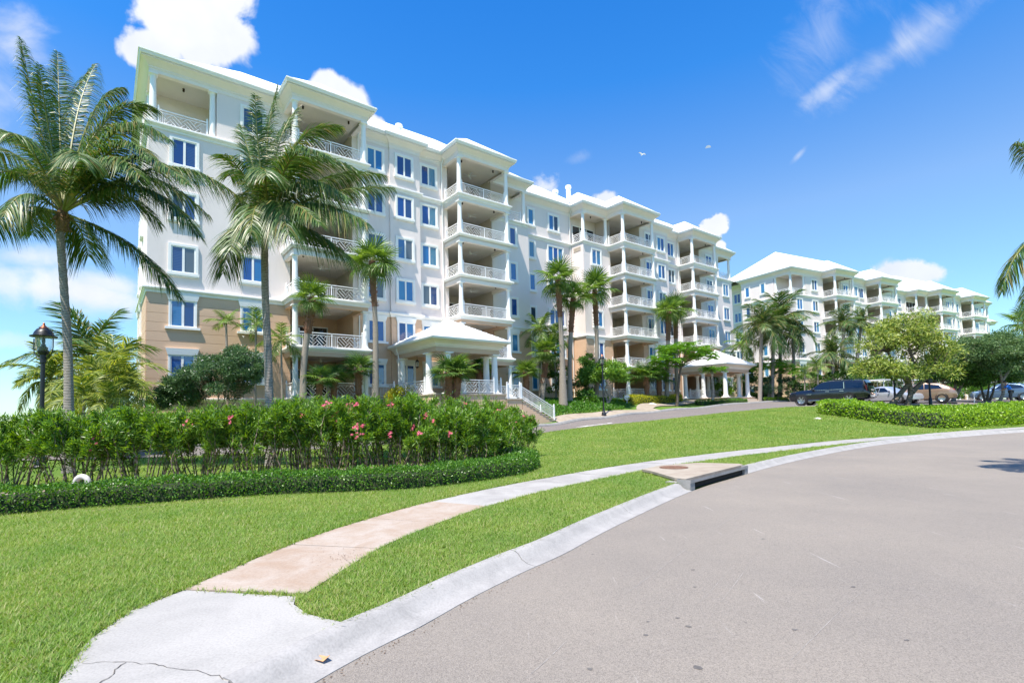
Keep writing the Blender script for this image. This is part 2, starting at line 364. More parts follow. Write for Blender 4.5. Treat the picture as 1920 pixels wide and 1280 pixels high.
RAMP_POLY = [(-2.3,1.9),(-2.42,2.6),(-2.55,2.95),(-2.7,3.24),(-2.86,3.55),(-2.97,4.07),(-2.85,4.55),(-1.80,4.32),(-1.74,4.14),(-1.55,3.93),(-1.24,3.76),(-1.5,3.2),(-1.85,2.4),(-2.0,1.9)]
KERB_STRIP = ASPH_S + offset_path(ASPH_S, -.30)[::-1]

def ground_sheet():
    xs = np.unique(np.concatenate([np.linspace(-9, 12, 106), np.linspace(12, 42, 80), np.linspace(-30, -9, 50), -30-np.geomspace(1, 4000, 30), 42+np.geomspace(1, 4000, 30)]))
    ys = np.unique(np.concatenate([np.linspace(-6, 18, 121), np.linspace(18, 46, 80), np.linspace(46, 80, 40), -6-np.geomspace(1, 1500, 20), 80+np.geomspace(1, 5000, 30)]))
    X, Y = np.meshgrid(xs, ys); Z = gzv(X, Y)
    far = np.clip((np.hypot(X, Y-30)-75)/60, 0, 1); Z = Z*(1-far) + .3*far
    Z[inpoly(X, Y, ROAD_POLY)] = -.12
    Z[inpoly(X, Y, KERB_STRIP)] = -.02
    Z[inpoly(X, Y, WALK_POLY)] -= .05; Z[inpoly(X, Y, RAMP_POLY)] -= .06
    Z[inpoly(X, Y, DRIVE_POLY)] -= .06
    nx = len(xs); ny = len(ys); idx = np.arange(nx*ny).reshape(ny, nx)
    f = np.stack([idx[:-1, :-1], idx[:-1, 1:], idx[1:, 1:], idx[1:, :-1]], -1).reshape(-1, 4)
    me = raw_mesh('lawn', np.stack([X, Y, Z], -1).reshape(-1, 3), f, 'lawn', True)
    o = struct(link('lawn', me)); return o
def lawn_mat():
    mt, nt, N, L, b = new_mat('lawn'); b.inputs['Roughness'].default_value = .9; b.inputs['Specular IOR Level'].default_value = .15
    g = N.new('ShaderNodeNewGeometry')
    n1 = N.new('ShaderNodeTexNoise'); n1.inputs['Scale'].default_value = 55; n1.inputs['Detail'].default_value = 5; L.new(g.outputs['Position'], n1.inputs['Vector'])
    n2 = N.new('ShaderNodeTexNoise'); n2.inputs['Scale'].default_value = .55; n2.inputs['Detail'].default_value = 7; n2.inputs['Roughness'].default_value = .65; L.new(g.outputs['Position'], n2.inputs['Vector'])
    c1 = N.new('ShaderNodeValToRGB'); L.new(n1.outputs['Fac'], c1.inputs[0]); e = c1.color_ramp.elements; e[0].position = .3; e[0].color = (.04, .09, .012, 1); e[1].position = .7; e[1].color = (.19, .30, .055, 1)
    c2 = N.new('ShaderNodeValToRGB'); L.new(n2.outputs['Fac'], c2.inputs[0]); e = c2.color_ramp.elements; e[0].position = .35; e[0].color = (.8, .92, .8, 1); e[1].position = .72; e[1].color = (1.25, 1.08, .95, 1)
    mx = N.new('ShaderNodeMixRGB'); mx.blend_type = 'MULTIPLY'; mx.inputs[0].default_value = 1; L.new(c1.outputs[0], mx.inputs[1]); L.new(c2.outputs[0], mx.inputs[2]); L.new(mx.outputs[0], b.inputs['Base Color'])
    bp = N.new('ShaderNodeBump'); bp.inputs['Strength'].default_value = .8; bp.inputs['Distance'].default_value = .05; L.new(n1.outputs['Fac'], bp.inputs['Height']); L.new(bp.outputs[0], b.inputs['Normal'])
lawn_mat()
lawn = ground_sheet()

def asphalt_mat(name, c, speck=1.0):
    mt, nt, N, L, b = new_mat(name); b.inputs['Roughness'].default_value = .85; b.inputs['Specular IOR Level'].default_value = .3
    g = N.new('ShaderNodeNewGeometry'); P = g.outputs['Position']
    def noi(s, d, r=.5):
        n = N.new('ShaderNodeTexNoise'); n.inputs['Scale'].default_value = s; n.inputs['Detail'].default_value = d; n.inputs['Roughness'].default_value = r; L.new(P, n.inputs['Vector']); return n.outputs['Fac']
    agg = N.new('ShaderNodeTexVoronoi'); agg.inputs['Scale'].default_value = 150; L.new(P, agg.inputs['Vector'])
    ramp = N.new('ShaderNodeValToRGB'); L.new(agg.outputs['Color'], ramp.inputs[0]); e = ramp.color_ramp.elements
    e[0].position = .0; e[0].color = (c[0]*.66, c[1]*.66, c[2]*.66, 1); e[1].position = 1; e[1].color = (c[0]*1.3, c[1]*1.3, c[2]*1.3, 1)
    x = e.new(.45); x.color = (*c, 1)
    big = N.new('ShaderNodeValToRGB'); L.new(noi(.35, 8, .65), big.inputs[0]); e = big.color_ramp.elements; e[0].position = .3; e[0].color = (.86, .86, .87, 1); e[1].position = .72; e[1].color = (1.1, 1.08, 1.05, 1)
    mx = N.new('ShaderNodeMixRGB'); mx.blend_type = 'MULTIPLY'; mx.inputs[0].default_value = 1; L.new(ramp.outputs[0], mx.inputs[1]); L.new(big.outputs[0], mx.inputs[2])
    # dark oily spots
    v2 = N.new('ShaderNodeTexVoronoi'); v2.inputs['Scale'].default_value = 1.6; L.new(P, v2.inputs['Vector'])
    mr = N.new('ShaderNodeMapRange'); L.new(v2.outputs['Distance'], mr.inputs[0]); mr.inputs[1].default_value = .05; mr.inputs[2].default_value = .02; mr.inputs[3].default_value = 0; mr.inputs[4].default_value = .6
    gt = N.new('ShaderNodeMath'); gt.operation = 'MULTIPLY'; L.new(mr.outputs[0], gt.inputs[0]); mr2 = N.new('ShaderNodeMapRange'); L.new(noi(30, 3), mr2.inputs[0]); mr2.inputs[1].default_value = .45; mr2.inputs[2].default_value = .6; L.new(mr2.outputs[0], gt.inputs[1])
    mx2 = N.new('ShaderNodeMixRGB'); L.new(gt.outputs[0], mx2.inputs[0]); L.new(mx.outputs[0], mx2.inputs[1]); mx2.inputs[2].default_value = (.04, .04, .04, 1)
    # scraped light streaks along the lane
    mp = N.new('ShaderNodeMapping'); mp.inputs['Rotation'].default_value = (0, 0, -.62); mp.inputs['Scale'].default_value = (4.5, .22, 1); L.new(P, mp.inputs[0])
    n5 = N.new('ShaderNodeTexNoise'); n5.inputs['Scale'].default_value = 3; n5.inputs['Detail'].default_value = 3; L.new(mp.outputs[0], n5.inputs['Vector'])
    mr3 = N.new('ShaderNodeMapRange'); L.new(n5.outputs['Fac'], mr3.inputs[0]); mr3.inputs[1].default_value = .69; mr3.inputs[2].default_value = .73; mr3.inputs[4].default_value = .5
    mu = N.new('ShaderNodeMath'); mu.operation = 'MULTIPLY'; L.new(mr3.outputs[0], mu.inputs[0]); L.new(agg.outputs['Distance'], mu.inputs[1])
    mx3 = N.new('ShaderNodeMixRGB'); L.new(mu.outputs[0], mx3.inputs[0]); L.new(mx2.outputs[0], mx3.inputs[1]); mx3.inputs[2].default_value = (.6, .58, .55, 1)
    L.new(mx3.outputs[0], b.inputs['Base Color'])
    bp = N.new('ShaderNodeBump'); bp.inputs['Strength'].default_value = .55; bp.inputs['Distance'].default_value = .012; L.new(agg.outputs['Distance'], bp.inputs['Height']); L.new(bp.outputs[0], b.inputs['Normal'])
asphalt_mat('asphalt', (.245, .218, .186))
asphalt_mat('drive_asphalt', (.18, .16, .15))
def concrete_mat(name, c, c2, scale=1.2, dirt=.35):
    mt, nt, N, L, b = new_mat(name); b.inputs['Roughness'].default_value = .85; b.inputs['Specular IOR Level'].default_value = .25
    g = N.new('ShaderNodeNewGeometry'); P = g.outputs['Position']
    n1 = N.new('ShaderNodeTexNoise'); n1.inputs['Scale'].default_value = scale; n1.inputs['Detail'].default_value = 9; n1.inputs['Roughness'].default_value = .68; n1.inputs['Distortion'].default_value = .6; L.new(P, n1.inputs['Vector'])
    r1 = N.new('ShaderNodeValToRGB'); L.new(n1.outputs['Fac'], r1.inputs[0]); e = r1.color_ramp.elements; e[0].position = .36; e[0].color = (*c2, 1); e[1].position = .6; e[1].color = (*c, 1)
    n2 = N.new('ShaderNodeTexNoise'); n2.inputs['Scale'].default_value = 60; n2.inputs['Detail'].default_value = 5; L.new(P, n2.inputs['Vector'])
    r2 = N.new('ShaderNodeValToRGB'); L.new(n2.outputs['Fac'], r2.inputs[0]); e = r2.color_ramp.elements; e[0].position = .25; e[0].color = (.82, .82, .82, 1); e[1].position = .6; e[1].color = (1, 1, 1, 1)
    mx = N.new('ShaderNodeMixRGB'); mx.blend_type = 'MULTIPLY'; mx.inputs[0].default_value = 1; L.new(r1.outputs[0], mx.inputs[1]); L.new(r2.outputs[0], mx.inputs[2])
    n3 = N.new('ShaderNodeTexNoise'); n3.inputs['Scale'].default_value = 9; n3.inputs['Detail'].default_value = 8; n3.inputs['Roughness'].default_value = .75; L.new(P, n3.inputs['Vector'])
    mr = N.new('ShaderNodeMapRange'); L.new(n3.outputs['Fac'], mr.inputs[0]); mr.inputs[1].default_value = .62; mr.inputs[2].default_value = .8; mr.inputs[4].default_value = dirt
    m2 = N.new('ShaderNodeMixRGB'); L.new(mr.outputs[0], m2.inputs[0]); L.new(mx.outputs[0], m2.inputs[1]); m2.inputs[2].default_value = (.22, .18, .14, 1)
    L.new(m2.outputs[0], b.inputs['Base Color'])
    bp = N.new('ShaderNodeBump'); bp.inputs['Strength'].default_value = .25; bp.inputs['Distance'].default_value = .01; L.new(n2.outputs['Fac'], bp.inputs['Height']); L.new(bp.outputs[0], b.inputs['Normal'])
concrete_mat('concrete_white', (.38, .365, .34), (.29, .275, .26), 1.1, .25)
concrete_mat('concrete_ramp', (.375, .36, .335), (.30, .29, .27), .9, .22)
concrete_mat('concrete_pink', (.395, .335, .28), (.335, .25, .185), 1.9, .35)
concrete_mat('concrete_kerb', (.36, .345, .325), (.28, .27, .255), 2.2, .4)
concrete_mat('concrete_buff', (.37, .32, .255), (.29, .235, .18), 1.5, .3)
concrete_mat('mulch', (.30, .24, .19), (.17, .13, .10), 14, .5)

def flat(name, poly, z, mat):
    m_ = MB(); m_.add([(x, y, z) for x, y in poly], [tuple(range(len(poly)))]); return struct(m_.obj(name, mat, fix=False))
road = flat('road', ROAD_POLY[::-1], 0, 'asphalt')
# drive: a strip following the ground between lawn edge and kerb
def strip(name, L_, R_, mat, n=5, dz=.0, thick=None):
    v = []; f = []; k = len(L_)
    for a, b in zip(L_, R_):
        for j in range(n+1):
            t = j/n; x = a[0]*(1-t)+b[0]*t; y = a[1]*(1-t)+b[1]*t; v.append((x, y, gz(x, y)+dz))
    for i in range(k-1):
        for j in range(n): q = i*(n+1)+j; f.append((q, q+n+1, q+n+2, q+1))
    return struct(link(name, raw_mesh(name, v, f, mat, True)))
def resample(path, n):
    P = np.array(path, float); s = np.concatenate([[0], np.cumsum(np.hypot(*np.diff(P, axis=0).T))]); t = np.linspace(0, s[-1], n)
    return [(np.interp(q, s, P[:, 0]), np.interp(q, s, P[:, 1])) for q in t]
strip('driveway', resample(smooth_path(LAWN_EDGE, 4), 90), resample(smooth_path(KERB_DRIVE, 4), 90), 'drive_asphalt', 8, .03)
# parking court on the right
flat_pts = [(22,44),(60,47),(75,62),(34,66),(28,58)]
# kerbs: a row of cast lengths with open joints
def kerb_row(name, path, prof, mat, length, zfun=None, label=None):
    root_me = MB(); root = None
    P = resample(path, int(sum(hypot(path[i+1][0]-path[i][0], path[i+1][1]-path[i][1]) for i in range(len(path)-1))/.25)+2)
    per = max(2, int(length/.25)); first = None
    for i in range(0, len(P)-1, per):
        seg = P[i:i+per+1]
        if len(seg) < 2: continue
        a = np.array(seg[-1]); b = np.array(seg[-2]); d = (b-a)/np.linalg.norm(b-a); seg = seg[:-1] + [tuple(a+d*.008)]
        m_ = MB(); m_.sweep(seg, prof, ring=True, zs=[0 if zfun is None else zfun(x, y) for x, y in seg])
        o = m_.obj(name if first is None else 'kerb_stone', mat, first, 40)
        if first is None: first = struct(o)
    return first
_cut0 = min(range(len(ASPH_S)), key=lambda i: hypot(ASPH_S[i][0]-3.42, ASPH_S[i][1]-10.13)); _cut1 = min(range(len(ASPH_S)), key=lambda i: hypot(ASPH_S[i][0]-5.44, ASPH_S[i][1]-12.43))
KPROF = [(0,-.1),(0,.006),(-.10,.018),(-.17,.05),(-.22,.105),(-.26,.125),(-.32,.13),(-.34,.12),(-.34,-.1)]
kerb = kerb_row('kerb', ASPH_S[:_cut0+1], KPROF, 'concrete_kerb', 3.0)
kerb_row('kerb', ASPH_S[_cut1:], KPROF, 'concrete_kerb', 3.0)
kerb_row('drive_kerb', KERB_DRIVE, [(-.02,-.1),(-.02,.17),(.0,.18),(.12,.18),(.15,.15),(.17,.03),(.30,.035),(.30,-.1)][::-1], 'concrete_kerb', 3.0, lambda x, y: gz(x, y))
# sidewalk: one slab after another
def slabs():
    cut = [0]; P = WALK_LS; R_ = WALK_RS
    s = np.concatenate([[0], np.cumsum([hypot(P[i+1][0]-P[i][0], P[i+1][1]-P[i][1]) for i in range(len(P)-1)])])
    PA = np.array(P); RA = np.array(R_)
    def pt(A, q): return (np.interp(q, s, A[:, 0]), np.interp(q, s, A[:, 1]))
    base = None; q = 0; i = 0
    while q < s[-1]-1.2:
        l = 1.55 if i not in (2,) else 1.5; m_ = MB(); lo = [pt(PA, q+.004+(l-.008)*t) for t in (0,.25,.5,.75,1)]; ro = [pt(RA, q+.004+(l-.008)*t) for t in (0,.25,.5,.75,1)]
        tilt = random.uniform(-.004, .004)
        v = [(x, y, .125+tilt+ (0 if j != 4 else random.uniform(-.003,.003))) for j, (x, y) in enumerate(lo)] + [(x, y, .125+tilt) for x, y in ro]
        v += [(x, y, -.05) for x, y, _ in v]
        f = []
        for j in range(4): f.append((j, 5+j, 6+j, 1+j)); f.append((j, j+1, 11+j, 10+j)); f.append((5+j, 15+j, 16+j, 6+j))
        f += [(0, 10, 15, 5), (4, 9, 19, 14)]
        m_.add(v, f); mat = 'concrete_pink' if i < 3 else 'concrete_white'
        o = m_.obj('sidewalk' if base is None else 'paving_slab', mat, base)
        if base is None: base = struct(o)
        q += l; i += 1
    return base
walk = slabs()
m_ = MB(); m_.prism(RAMP_POLY[::-1], -.1, .118); ramp = struct(m_.obj('kerb_ramp', 'concrete_ramp')); 
# ------------------------------------------------------------------ apartment building (local x = along the front, local y = into the building)
LV = [3.0, 6.38, 9.77, 13.15, 16.55, 19.95]; BEAM = 23.1; EAVE = 24.15
BAYS = [(7.8,12.94,2.25,0.,-.15),(20.92,26.14,2.10,-.37,-.36),(42.05,47.44,1.80,-.5,-.15),(55.74,61.15,1.42,-.72,-1.0)]
F5 = [(0,0),(8.2,0),(8.2,-3.6),(12.75,-3.6),(12.75,-.15),(15.77,-.15),(15.77,0),(18.43,0),(18.43,-.37),(21.3,-.37),(21.3,-3.9),(26.0,-3.9),(26.0,-.36),(30.4,-.36),(30.4,-2.35),(38.15,-2.35),(38.15,-.5),(42.4,-.5),(42.4,-4.1),(47.3,-4.1),(47.3,-.15),(52.75,-.15),(52.75,-.72),(56.1,-.72),(56.1,-4.4),(61.0,-4.4),(61.0,-1.0),(69.07,-1.0)]
BACK = [(69.07,-10),(66.5,-10),(66.5,-13),(2.5,-13),(2.5,-9),(0,-9)]
F6 = [(0,-2.94),(3.64,-2.94),(3.64,0),(8.2,0),(8.2,-3.6),(12.75,-3.6),(12.75,-.15),(15.77,-.15),(15.77,0),(18.43,0),(18.43,-.37),(21.3,-.37),(21.3,-3.9),(26.6,-3.9),(26.6,-2.35),(38.15,-2.35),(38.15,-2.6),(42.4,-2.6),(42.4,-4.1),(47.3,-4.1),(47.3,-.15),(52.75,-.15),(52.75,-.72),(56.1,-.72),(56.1,-4.4),(61.0,-4.4),(61.0,-1.0),(65.5,-1.0),(65.5,-4.0),(69.07,-4.0)]
W = [(0,0),(7.8,0),(7.8,2.25),(12.94,2.25),(12.94,-.15),(15.77,-.15),(15.77,0),(18.43,0),(18.43,-.37),(20.92,-.37),(20.92,2.10),(26.14,2.10),(26.14,-.36),(30.23,-.36),(30.23,-2.35),(38.24,-2.35),(38.24,-.5),(42.05,-.5),(42.05,1.8),(47.44,1.8),(47.44,-.15),(52.75,-.15),(52.75,-.72),(55.74,-.72),(55.74,1.42),(61.15,1.42),(61.15,-1),(69.07,-1)]
def fl(path): return [(u, -n) for u, n in path]

def railing_mesh(L, name='railing', pickets=True):
    """white railing of length L along x: rails, posts, pickets and panels of slanted slats in a basket weave"""
    m_ = MB(); n = max(1, round(L/2.4)); z0, z1, z2 = .10, .86, 1.02
    m_.box(0, L, -.03, .03, z2-.045, z2+.01); m_.box(0, L, -.018, .018, z1-.03, z1); m_.box(0, L, -.018, .018, z0, z0+.03)
    for i in range(n+1):
        x = min(max(L*i/n, .035), L-.035); r = .045 if i in (0, n) else .03
        top = 1.16 if i in (0, n) else z2
        m_.box(x-r, x+r, -r, r, .0, top)
        if i in (0, n): m_.lathe([(.02, 0), (.05, .02), (.055, .06), (.03, .1), (0.004, .11)], (x, 0, top), 8)
    for i in range(n):
        a = L*i/n + .05; b = L*(i+1)/n - .05; w = b-a; pk = .26 if w > 1.3 else .12
        for k in range(2 if w > 1.3 else 1):
            for x in (a+.10+k*.11, b-.10-k*.11): m_.box(x-.012, x+.012, -.012, .012, z0+.03, z1-.03)
        a += pk+.06; b -= pk+.06; w = b-a; h0, h1 = z0+.03, z1-.03
        for x in (a, b): m_.box(x-.012, x+.012, -.013, .013, h0, h1)
        s = .56; c = 1/sqrt(2); S = s; cx, cz = (a+b)/2, (h0+h1)/2
        rg = int((w+1)/S)+2
        for ia in range(-rg, rg+1):
            for ib in range(-rg, rg+1):
                for k in range(3):
                    o = (k+.5)/3*S
                    if (ia+ib) % 2 == 0: p = (ia*S, ib*S+o); q = ((ia+1)*S, ib*S+o)
                    else: p = (ia*S+o, ib*S); q = (ia*S+o, (ib+1)*S)
                    P = [cx+(p[0]-p[1])*c, cz+(p[0]+p[1])*c]; Q = [cx+(q[0]-q[1])*c, cz+(q[0]+q[1])*c]
                    t0, t1 = 0., 1.; d = (Q[0]-P[0], Q[1]-P[1]); ok = True
                    for dd, pp, lo, hi in ((d[0], P[0], a, b), (d[1], P[1], h0, h1)):
                        if abs(dd) < 1e-9: continue
                        ta, tb = (lo-pp)/dd, (hi-pp)/dd
                        if ta > tb: ta, tb = tb, ta
                        t0 = max(t0, ta); t1 = min(t1, tb)
                    if t1-t0 < .06: continue
                    A_ = (P[0]+d[0]*t0, 0, P[1]+d[1]*t0); B_ = (P[0]+d[0]*t1, 0, P[1]+d[1]*t1)
                    m_.bar(A_, B_, .022, .052, (0, 1, 0))
    me = m_.mesh(name, fix=False); me.materials.append(MAT['rail_white']); return me
def picket_mesh(L, rise=0., name='railing', step=.12):
    m_ = MB(); zt = lambda x: rise*x/L
    for z, w in ((1.0, .05), (.86, .03), (.10, .03)): m_.bar((0, 0, z), (L, 0, z+rise), w, w)
    n = int(L/step)
    for i in range(1, n): x = L*i/n; m_.bar((x, 0, .1+zt(x)), (x, 0, .86+zt(x)), .02, .02, (0, 1, 0))
    for x in (0, L):
        m_.box(x-.05, x+.05, -.05, .05, zt(x), 1.14+zt(x)); m_.lathe([(.02, 0), (.06, .02), (.065, .07), (.035, .11), (.004, .12)], (x, 0, 1.14+zt(x)), 8)
    me = m_.mesh(name, fix=False); me.materials.append(MAT['rail_white']); return me
_rail = {}
def rail(L, kind='weave', rise=0.):
    k = (round(L, 2), kind, round(rise, 2))
    if k not in _rail: _rail[k] = railing_mesh(L) if kind == 'weave' else picket_mesh(L, rise)
    return _rail[k]
_col = {}
def column_mesh(h, r=.19):
    k = (round(h, 2), r)
    if k not in _col:
        m_ = MB(); m_.box(-r*1.45, r*1.45, -r*1.45, r*1.45, 0, .10)
        m_.lathe([(r*1.38, .10), (r*1.42, .14), (r*1.36, .19), (r*1.15, .21), (r*1.05, .27), (r*1.02, .4), (r, h*.4), (r*.86, h-.30), (r*.93, h-.29), (r*.93, h-.25), (r*.86, h-.24), (r*.86, h-.17), (r*1.15, h-.09), (r*1.2, h-.08)], seg=20)
        m_.box(-r*1.3, r*1.3, -r*1.3, r*1.3, h-.08, h)
        me = m_.mesh('column', 40); me.materials.append(MAT['trim_white']); _col[k] = me
    return _col[k]
_win = {}
def window_meshes(w, h, kind, n):
    """frame with sill and head, and one pane; origin at the lower left corner of the opening, on the wall, facing -y"""
    k = (round(w, 2), round(h, 2), kind)
    if k in _win: return _win[k]
    m_ = MB(); fr = .075
    # sash frame
    m_.box(-fr, w+fr, -.075, .0, h, h+fr); m_.box(-fr, w+fr, -.075, .0, -fr, 0); m_.box(-fr, 0, -.075, .0, 0, h); m_.box(w, w+fr, -.075, .0, 0, h)
    pw = (w - (n-1)*.13)/n
    for i in range(1, n): x = i*pw + (i-1)*.13; m_.box(x, x+.13, -.08, .0, 0, h)
    if kind == 'surround':
        t = .15; a = fr
        m_.box(-a-t, w+a+t, -.11, 0, h+a, h+a+t); m_.box(-a-t, -a, -.11, 0, -a, h+a); m_.box(w+a, w+a+t, -.11, 0, -a, h+a)
        m_.box(-a-t-.05, w+a+t+.05, -.16, 0, -a-.17, -a); m_.box(-a-t, w+a+t, -.125, 0, -a-.24, -a-.17)
    else:
        a = fr; z = h+a
        m_.box(-a-.1, -a, -.10, 0, -a, z); m_.box(w+a, w+a+.1, -.10, 0, -a, z)
        v = [(-a-.12,-.13,z),(w+a+.12,-.13,z),(w+a+.24,-.17,z+.40),(-a-.24,-.17,z+.40)]; v += [(x,0,zz) for x,_,zz in v]
        m_.add(v, [(0,1,2,3),(0,4,5,1),(1,5,6,2),(2,6,7,3),(3,7,4,0)])
        m_.box(-a-.28, w+a+.28, -.18, 0, -a-.15, -a)
    f = m_.mesh('window', fix=False); f.materials.append(MAT['trim_white'])
    m2 = MB(); m2.box(0, pw, -.05, -.02, 0, h); p = m2.mesh('pane', fix=False); p.materials.append(MAT['window_glass'])
    _win[k] = (f, p, pw); return _win[k]
def add_window(par, u0, u1, n, lv, kind, panes, face='front'):
    w = u1-u0; z = LV[lv]+1.12; h = 1.50
    f, p, pw = window_meshes(w, h, kind, panes)
    if face == 'front': loc, rz = (u0, -n, z), 0
    else: loc, rz = (n, u1, z), -pi/2        # on the end wall: here n is the local x, u runs along local y
    o = link('window', f, None, par, loc, (0, 0, rz))
    for i in range(panes): link('pane', p, None, o, (i*(pw+.13), 0, 0))
    return o
BELT = [(0,-.34),(.05,-.33),(.07,-.22),(.14,-.16),(.17,-.11),(.22,-.09),(.22,0.),(.18,.03),(0,.05)]
_box1 = None
def unit_box(name, mat):
    m_ = MB(); m_.box(0, 1, 0, 1, 0, 1); me = m_.mesh(name, fix=False); me.materials.append(MAT[mat]); return me
def fan_mesh():
    m_ = MB(); m_.tube([(0,0,0),(0,0,-.28)], .02, 6); m_.lathe([(.05,-.28),(.1,-.3),(.1,-.4),(.05,-.44),(.004,-.47)], seg=10)
    for k in range(5):
        a = 2*pi*k/5; c, s_ = cos(a), sin(a); v = []
        for r, wd in ((.12,.05),(.7,.075)):
            for q in (-1, 1):
                for z in (-.335-.01*q, -.345-.01*q): v.append((r*c-q*wd*s_, r*s_+q*wd*c, z))
        m_.add(v, [(0,2,6,4),(1,5,7,3),(0,4,5,1),(2,3,7,6),(4,6,7,5),(0,1,3,2)])
    me = m_.mesh('ceiling_fan', 40); me.materials.append(MAT['fan_white']); return me
def lamp_can_mesh():
    m_ = MB(); m_.lathe([(.07,0),(.075,-.03),(.05,-.05),(.03,-.06),(.06,-.08),(.075,-.13),(.05,-.2),(.004,-.21)], seg=10); me = m_.mesh('ceiling_light', 40); me.materials.append(MAT['dark_bronze']); return me

def hip(m_, u0, u1, n0, n1, z, slope, front_only=False):
    """hipped roof over a plan rectangle (n1 front, n0 back), ridge along the longer side"""
    du, dn = u1-u0, n1-n0
    if du >= dn:
        r = dn/2; h = r*slope; v = [(u0,-n1,z),(u1,-n1,z),(u1,-n0,z),(u0,-n0,z),(u0+r,-(n0+r),z+h),(u1-r,-(n0+r),z+h)]
        f = [(0,1,5,4),(1,2,5),(2,3,4,5),(3,0,4)]
    else:
        r = du/2; h = r*slope; v = [(u0,-n1,z),(u1,-n1,z),(u1,-n0,z),(u0,-n0,z),(u0+r,-(n1-r),z+h),(u0+r,-(n0 if front_only else n0+r),z+h)]
        f = [(0,1,4),(1,2,5,4),(2,3,5),(3,0,4,5)]
    m_.add(v, f)
_pmesh = {}
def apartment(name, label, umax=80, bands=True):
    root = thing(name, label, 'building')
    ok = lambda u: u <= umax
    # --- walls
    cutp = lambda path: path
    m_ = MB(); m_.prism(fl(F5+BACK), 0., 9.62, top=False, bottom=False); low = m_.obj('wall', 'stucco_tan', root); low['label'] = 'tan stucco wall of the two lowest storeys'
    m_ = MB(); m_.prism(fl(F5+BACK), 9.62, 19.94, bottom=False); wal = m_.obj('wall', 'stucco_white', root)
    m_ = MB(); m_.prism(fl(F6+BACK), 19.94, 23.4, top=False, bottom=False); m_.obj('wall', 'stucco_white', root)
    m_ = MB(); m_.prism(fl(W+BACK), 23.30, 23.5); m_.obj('ceiling', 'soffit_cream_shade', root)
    # --- scored courses of the tan stucco
    ub = unit_box('band', 'stucco_tan')
    if bands:
        segs = [(F5[i], F5[i+1]) for i in range(len(F5)-1) if F5[i][1] == F5[i+1][1] and F5[i][1] > -2.36 and F5[i][0] not in (8.2, 21.3, 42.4, 56.1)]
        for (a, n), (b, _) in segs:
            x0, x1 = a+.004, b-.004
            for k in range(11): link('band', ub, None, low, (x0 if n > -.01 else x0, -n-.028, 3.08+k*.572), scale=(x1-x0, .028, .553))
        for k in range(11): link('band', ub, None, low, (-.028, 0., 3.08+k*.572), scale=(.028, 9.0, .553))
        for k in range(2):
            link('band', ub, None, low, (0.0, -.028, 1.85+k*.54), scale=(8.19, .028, .52)); link('band', ub, None, low, (-.028, 0, 1.85+k*.54), scale=(.028, 9.0, .52))
    # --- belts and base
    full = fl(F5[:0] + [(0,-9)] + W + [(69.07,-10)])
    for z in (LV[2], LV[5]):
        m_ = MB(); m_.sweep(full, [(o, z+q) for o, q in BELT]); m_.obj('belt_course', 'trim_white', root, 35)
    m_ = MB(); m_.sweep(full, [(0,2.78),(.05,2.8),(.1,2.9),(.16,2.93),(.16,3.02),(0,3.05)]); m_.obj('belt_course', 'trim_cream', root, 35)
    # --- eaves: frieze, crown and gutter
    loop = fl(W + BACK)
    m_ = MB(); m_.sweep(loop, [(-.30,BEAM+.0),(.03,BEAM),(.03,23.34),(.07,23.36),(.07,23.46),(.13,23.50),(.20,23.60),(.38,23.74),(.44,23.77),(.44,23.83)], closed=True); eave = m_.obj('cornice', 'trim_cream', root, 35)
    m_ = MB(); m_.sweep(loop, [(.40,23.85),(.50,23.85),(.54,23.90),(.56,24.02),(.60,24.04),(.60,24.07),(.40,24.07)], closed=True, ring=True); m_.obj('gutter', 'trim_white', eave, 35)
    m_ = MB(); m_.sweep(loop, [(.2,24.08),(.57,24.08),(.57,24.15),(.2,24.22)], closed=True, ring=True); m_.obj('roof_edge', 'roof_white', eave)
    # --- roof
    m_ = MB(); S = .75; ez = 24.15
    hip(m_, -.5, 30.6, -13.5, .05, ez, S); hip(m_, 25.0, 44.0, -13.4, -1.9, ez+.003, S); hip(m_, 37.8, 69.5, -13.5, -.5, ez+.006, S)
    for i, (a, b, n, _, _) in enumerate(BAYS): hip(m_, a-.5, b+.5, -7, n+.5, ez+.009, S, True)
    hip(m_, 37.9, 42.9, -7, .0, ez+.012, S, True)
    rf = m_.obj('roof', 'roof_white', root, fix=False)
    for u, n, z, h in ((18.3,-3.4,26.2,1.2),(36.7,-3.0,24.6,1.35),(38.9,-3.2,25.2,1.9),(22.0,-9.8,27.4,2.6),(50.5,-4,26.6,1.0),(12.0,-9,27.5,2.0)):
        m_ = MB(); m_.lathe([(.26,0),(.26,h-.32),(.33,h-.3),(.35,h-.16),(.33,h-.12),(.30,h-.1),(.30,h-.02),(.2,h)], (0,0,0), 14); m_.obj('vent_pipe', 'roof_white', rf, 40, (u, -n, z))
    # --- windows
    for u0, u1, n, lvs, pn in ((1.28,2.43,0,range(5),2),(5.23,6.38,0,range(6),2),(14.0,15.14,-.15,range(6),2),(16.41,17.61,0,range(6),2),(18.81,20.05,-.37,range(6),2),(28.1,28.68,-.36,range(5),1),(32.15,32.72,-2.35,range(6),1),(35.0,36.2,-2.35,(5,),2),(34.8,36.75,-2.35,range(5),3),(39.5,40.7,-.5,range(5),2),(48.35,49.55,-.15,range(6),2),(50.66,51.86,-.15,range(6),2),(53.5,54.62,-.72,range(6),2),(62.6,63.85,-1,range(6),2),(66.73,67.92,-1,range(5),2)):
        if not ok(u1): continue
        for l in lvs: add_window(root, u0, u1, n, l, 'head' if l < 2 else 'surround', pn)
    for n0, lvs in ((7.46,range(6)),(4.56,range(6))):
        for l in lvs: add_window(root, n0, n0+.6, 0, l, 'head' if l < 2 else 'surround', 1, 'end')
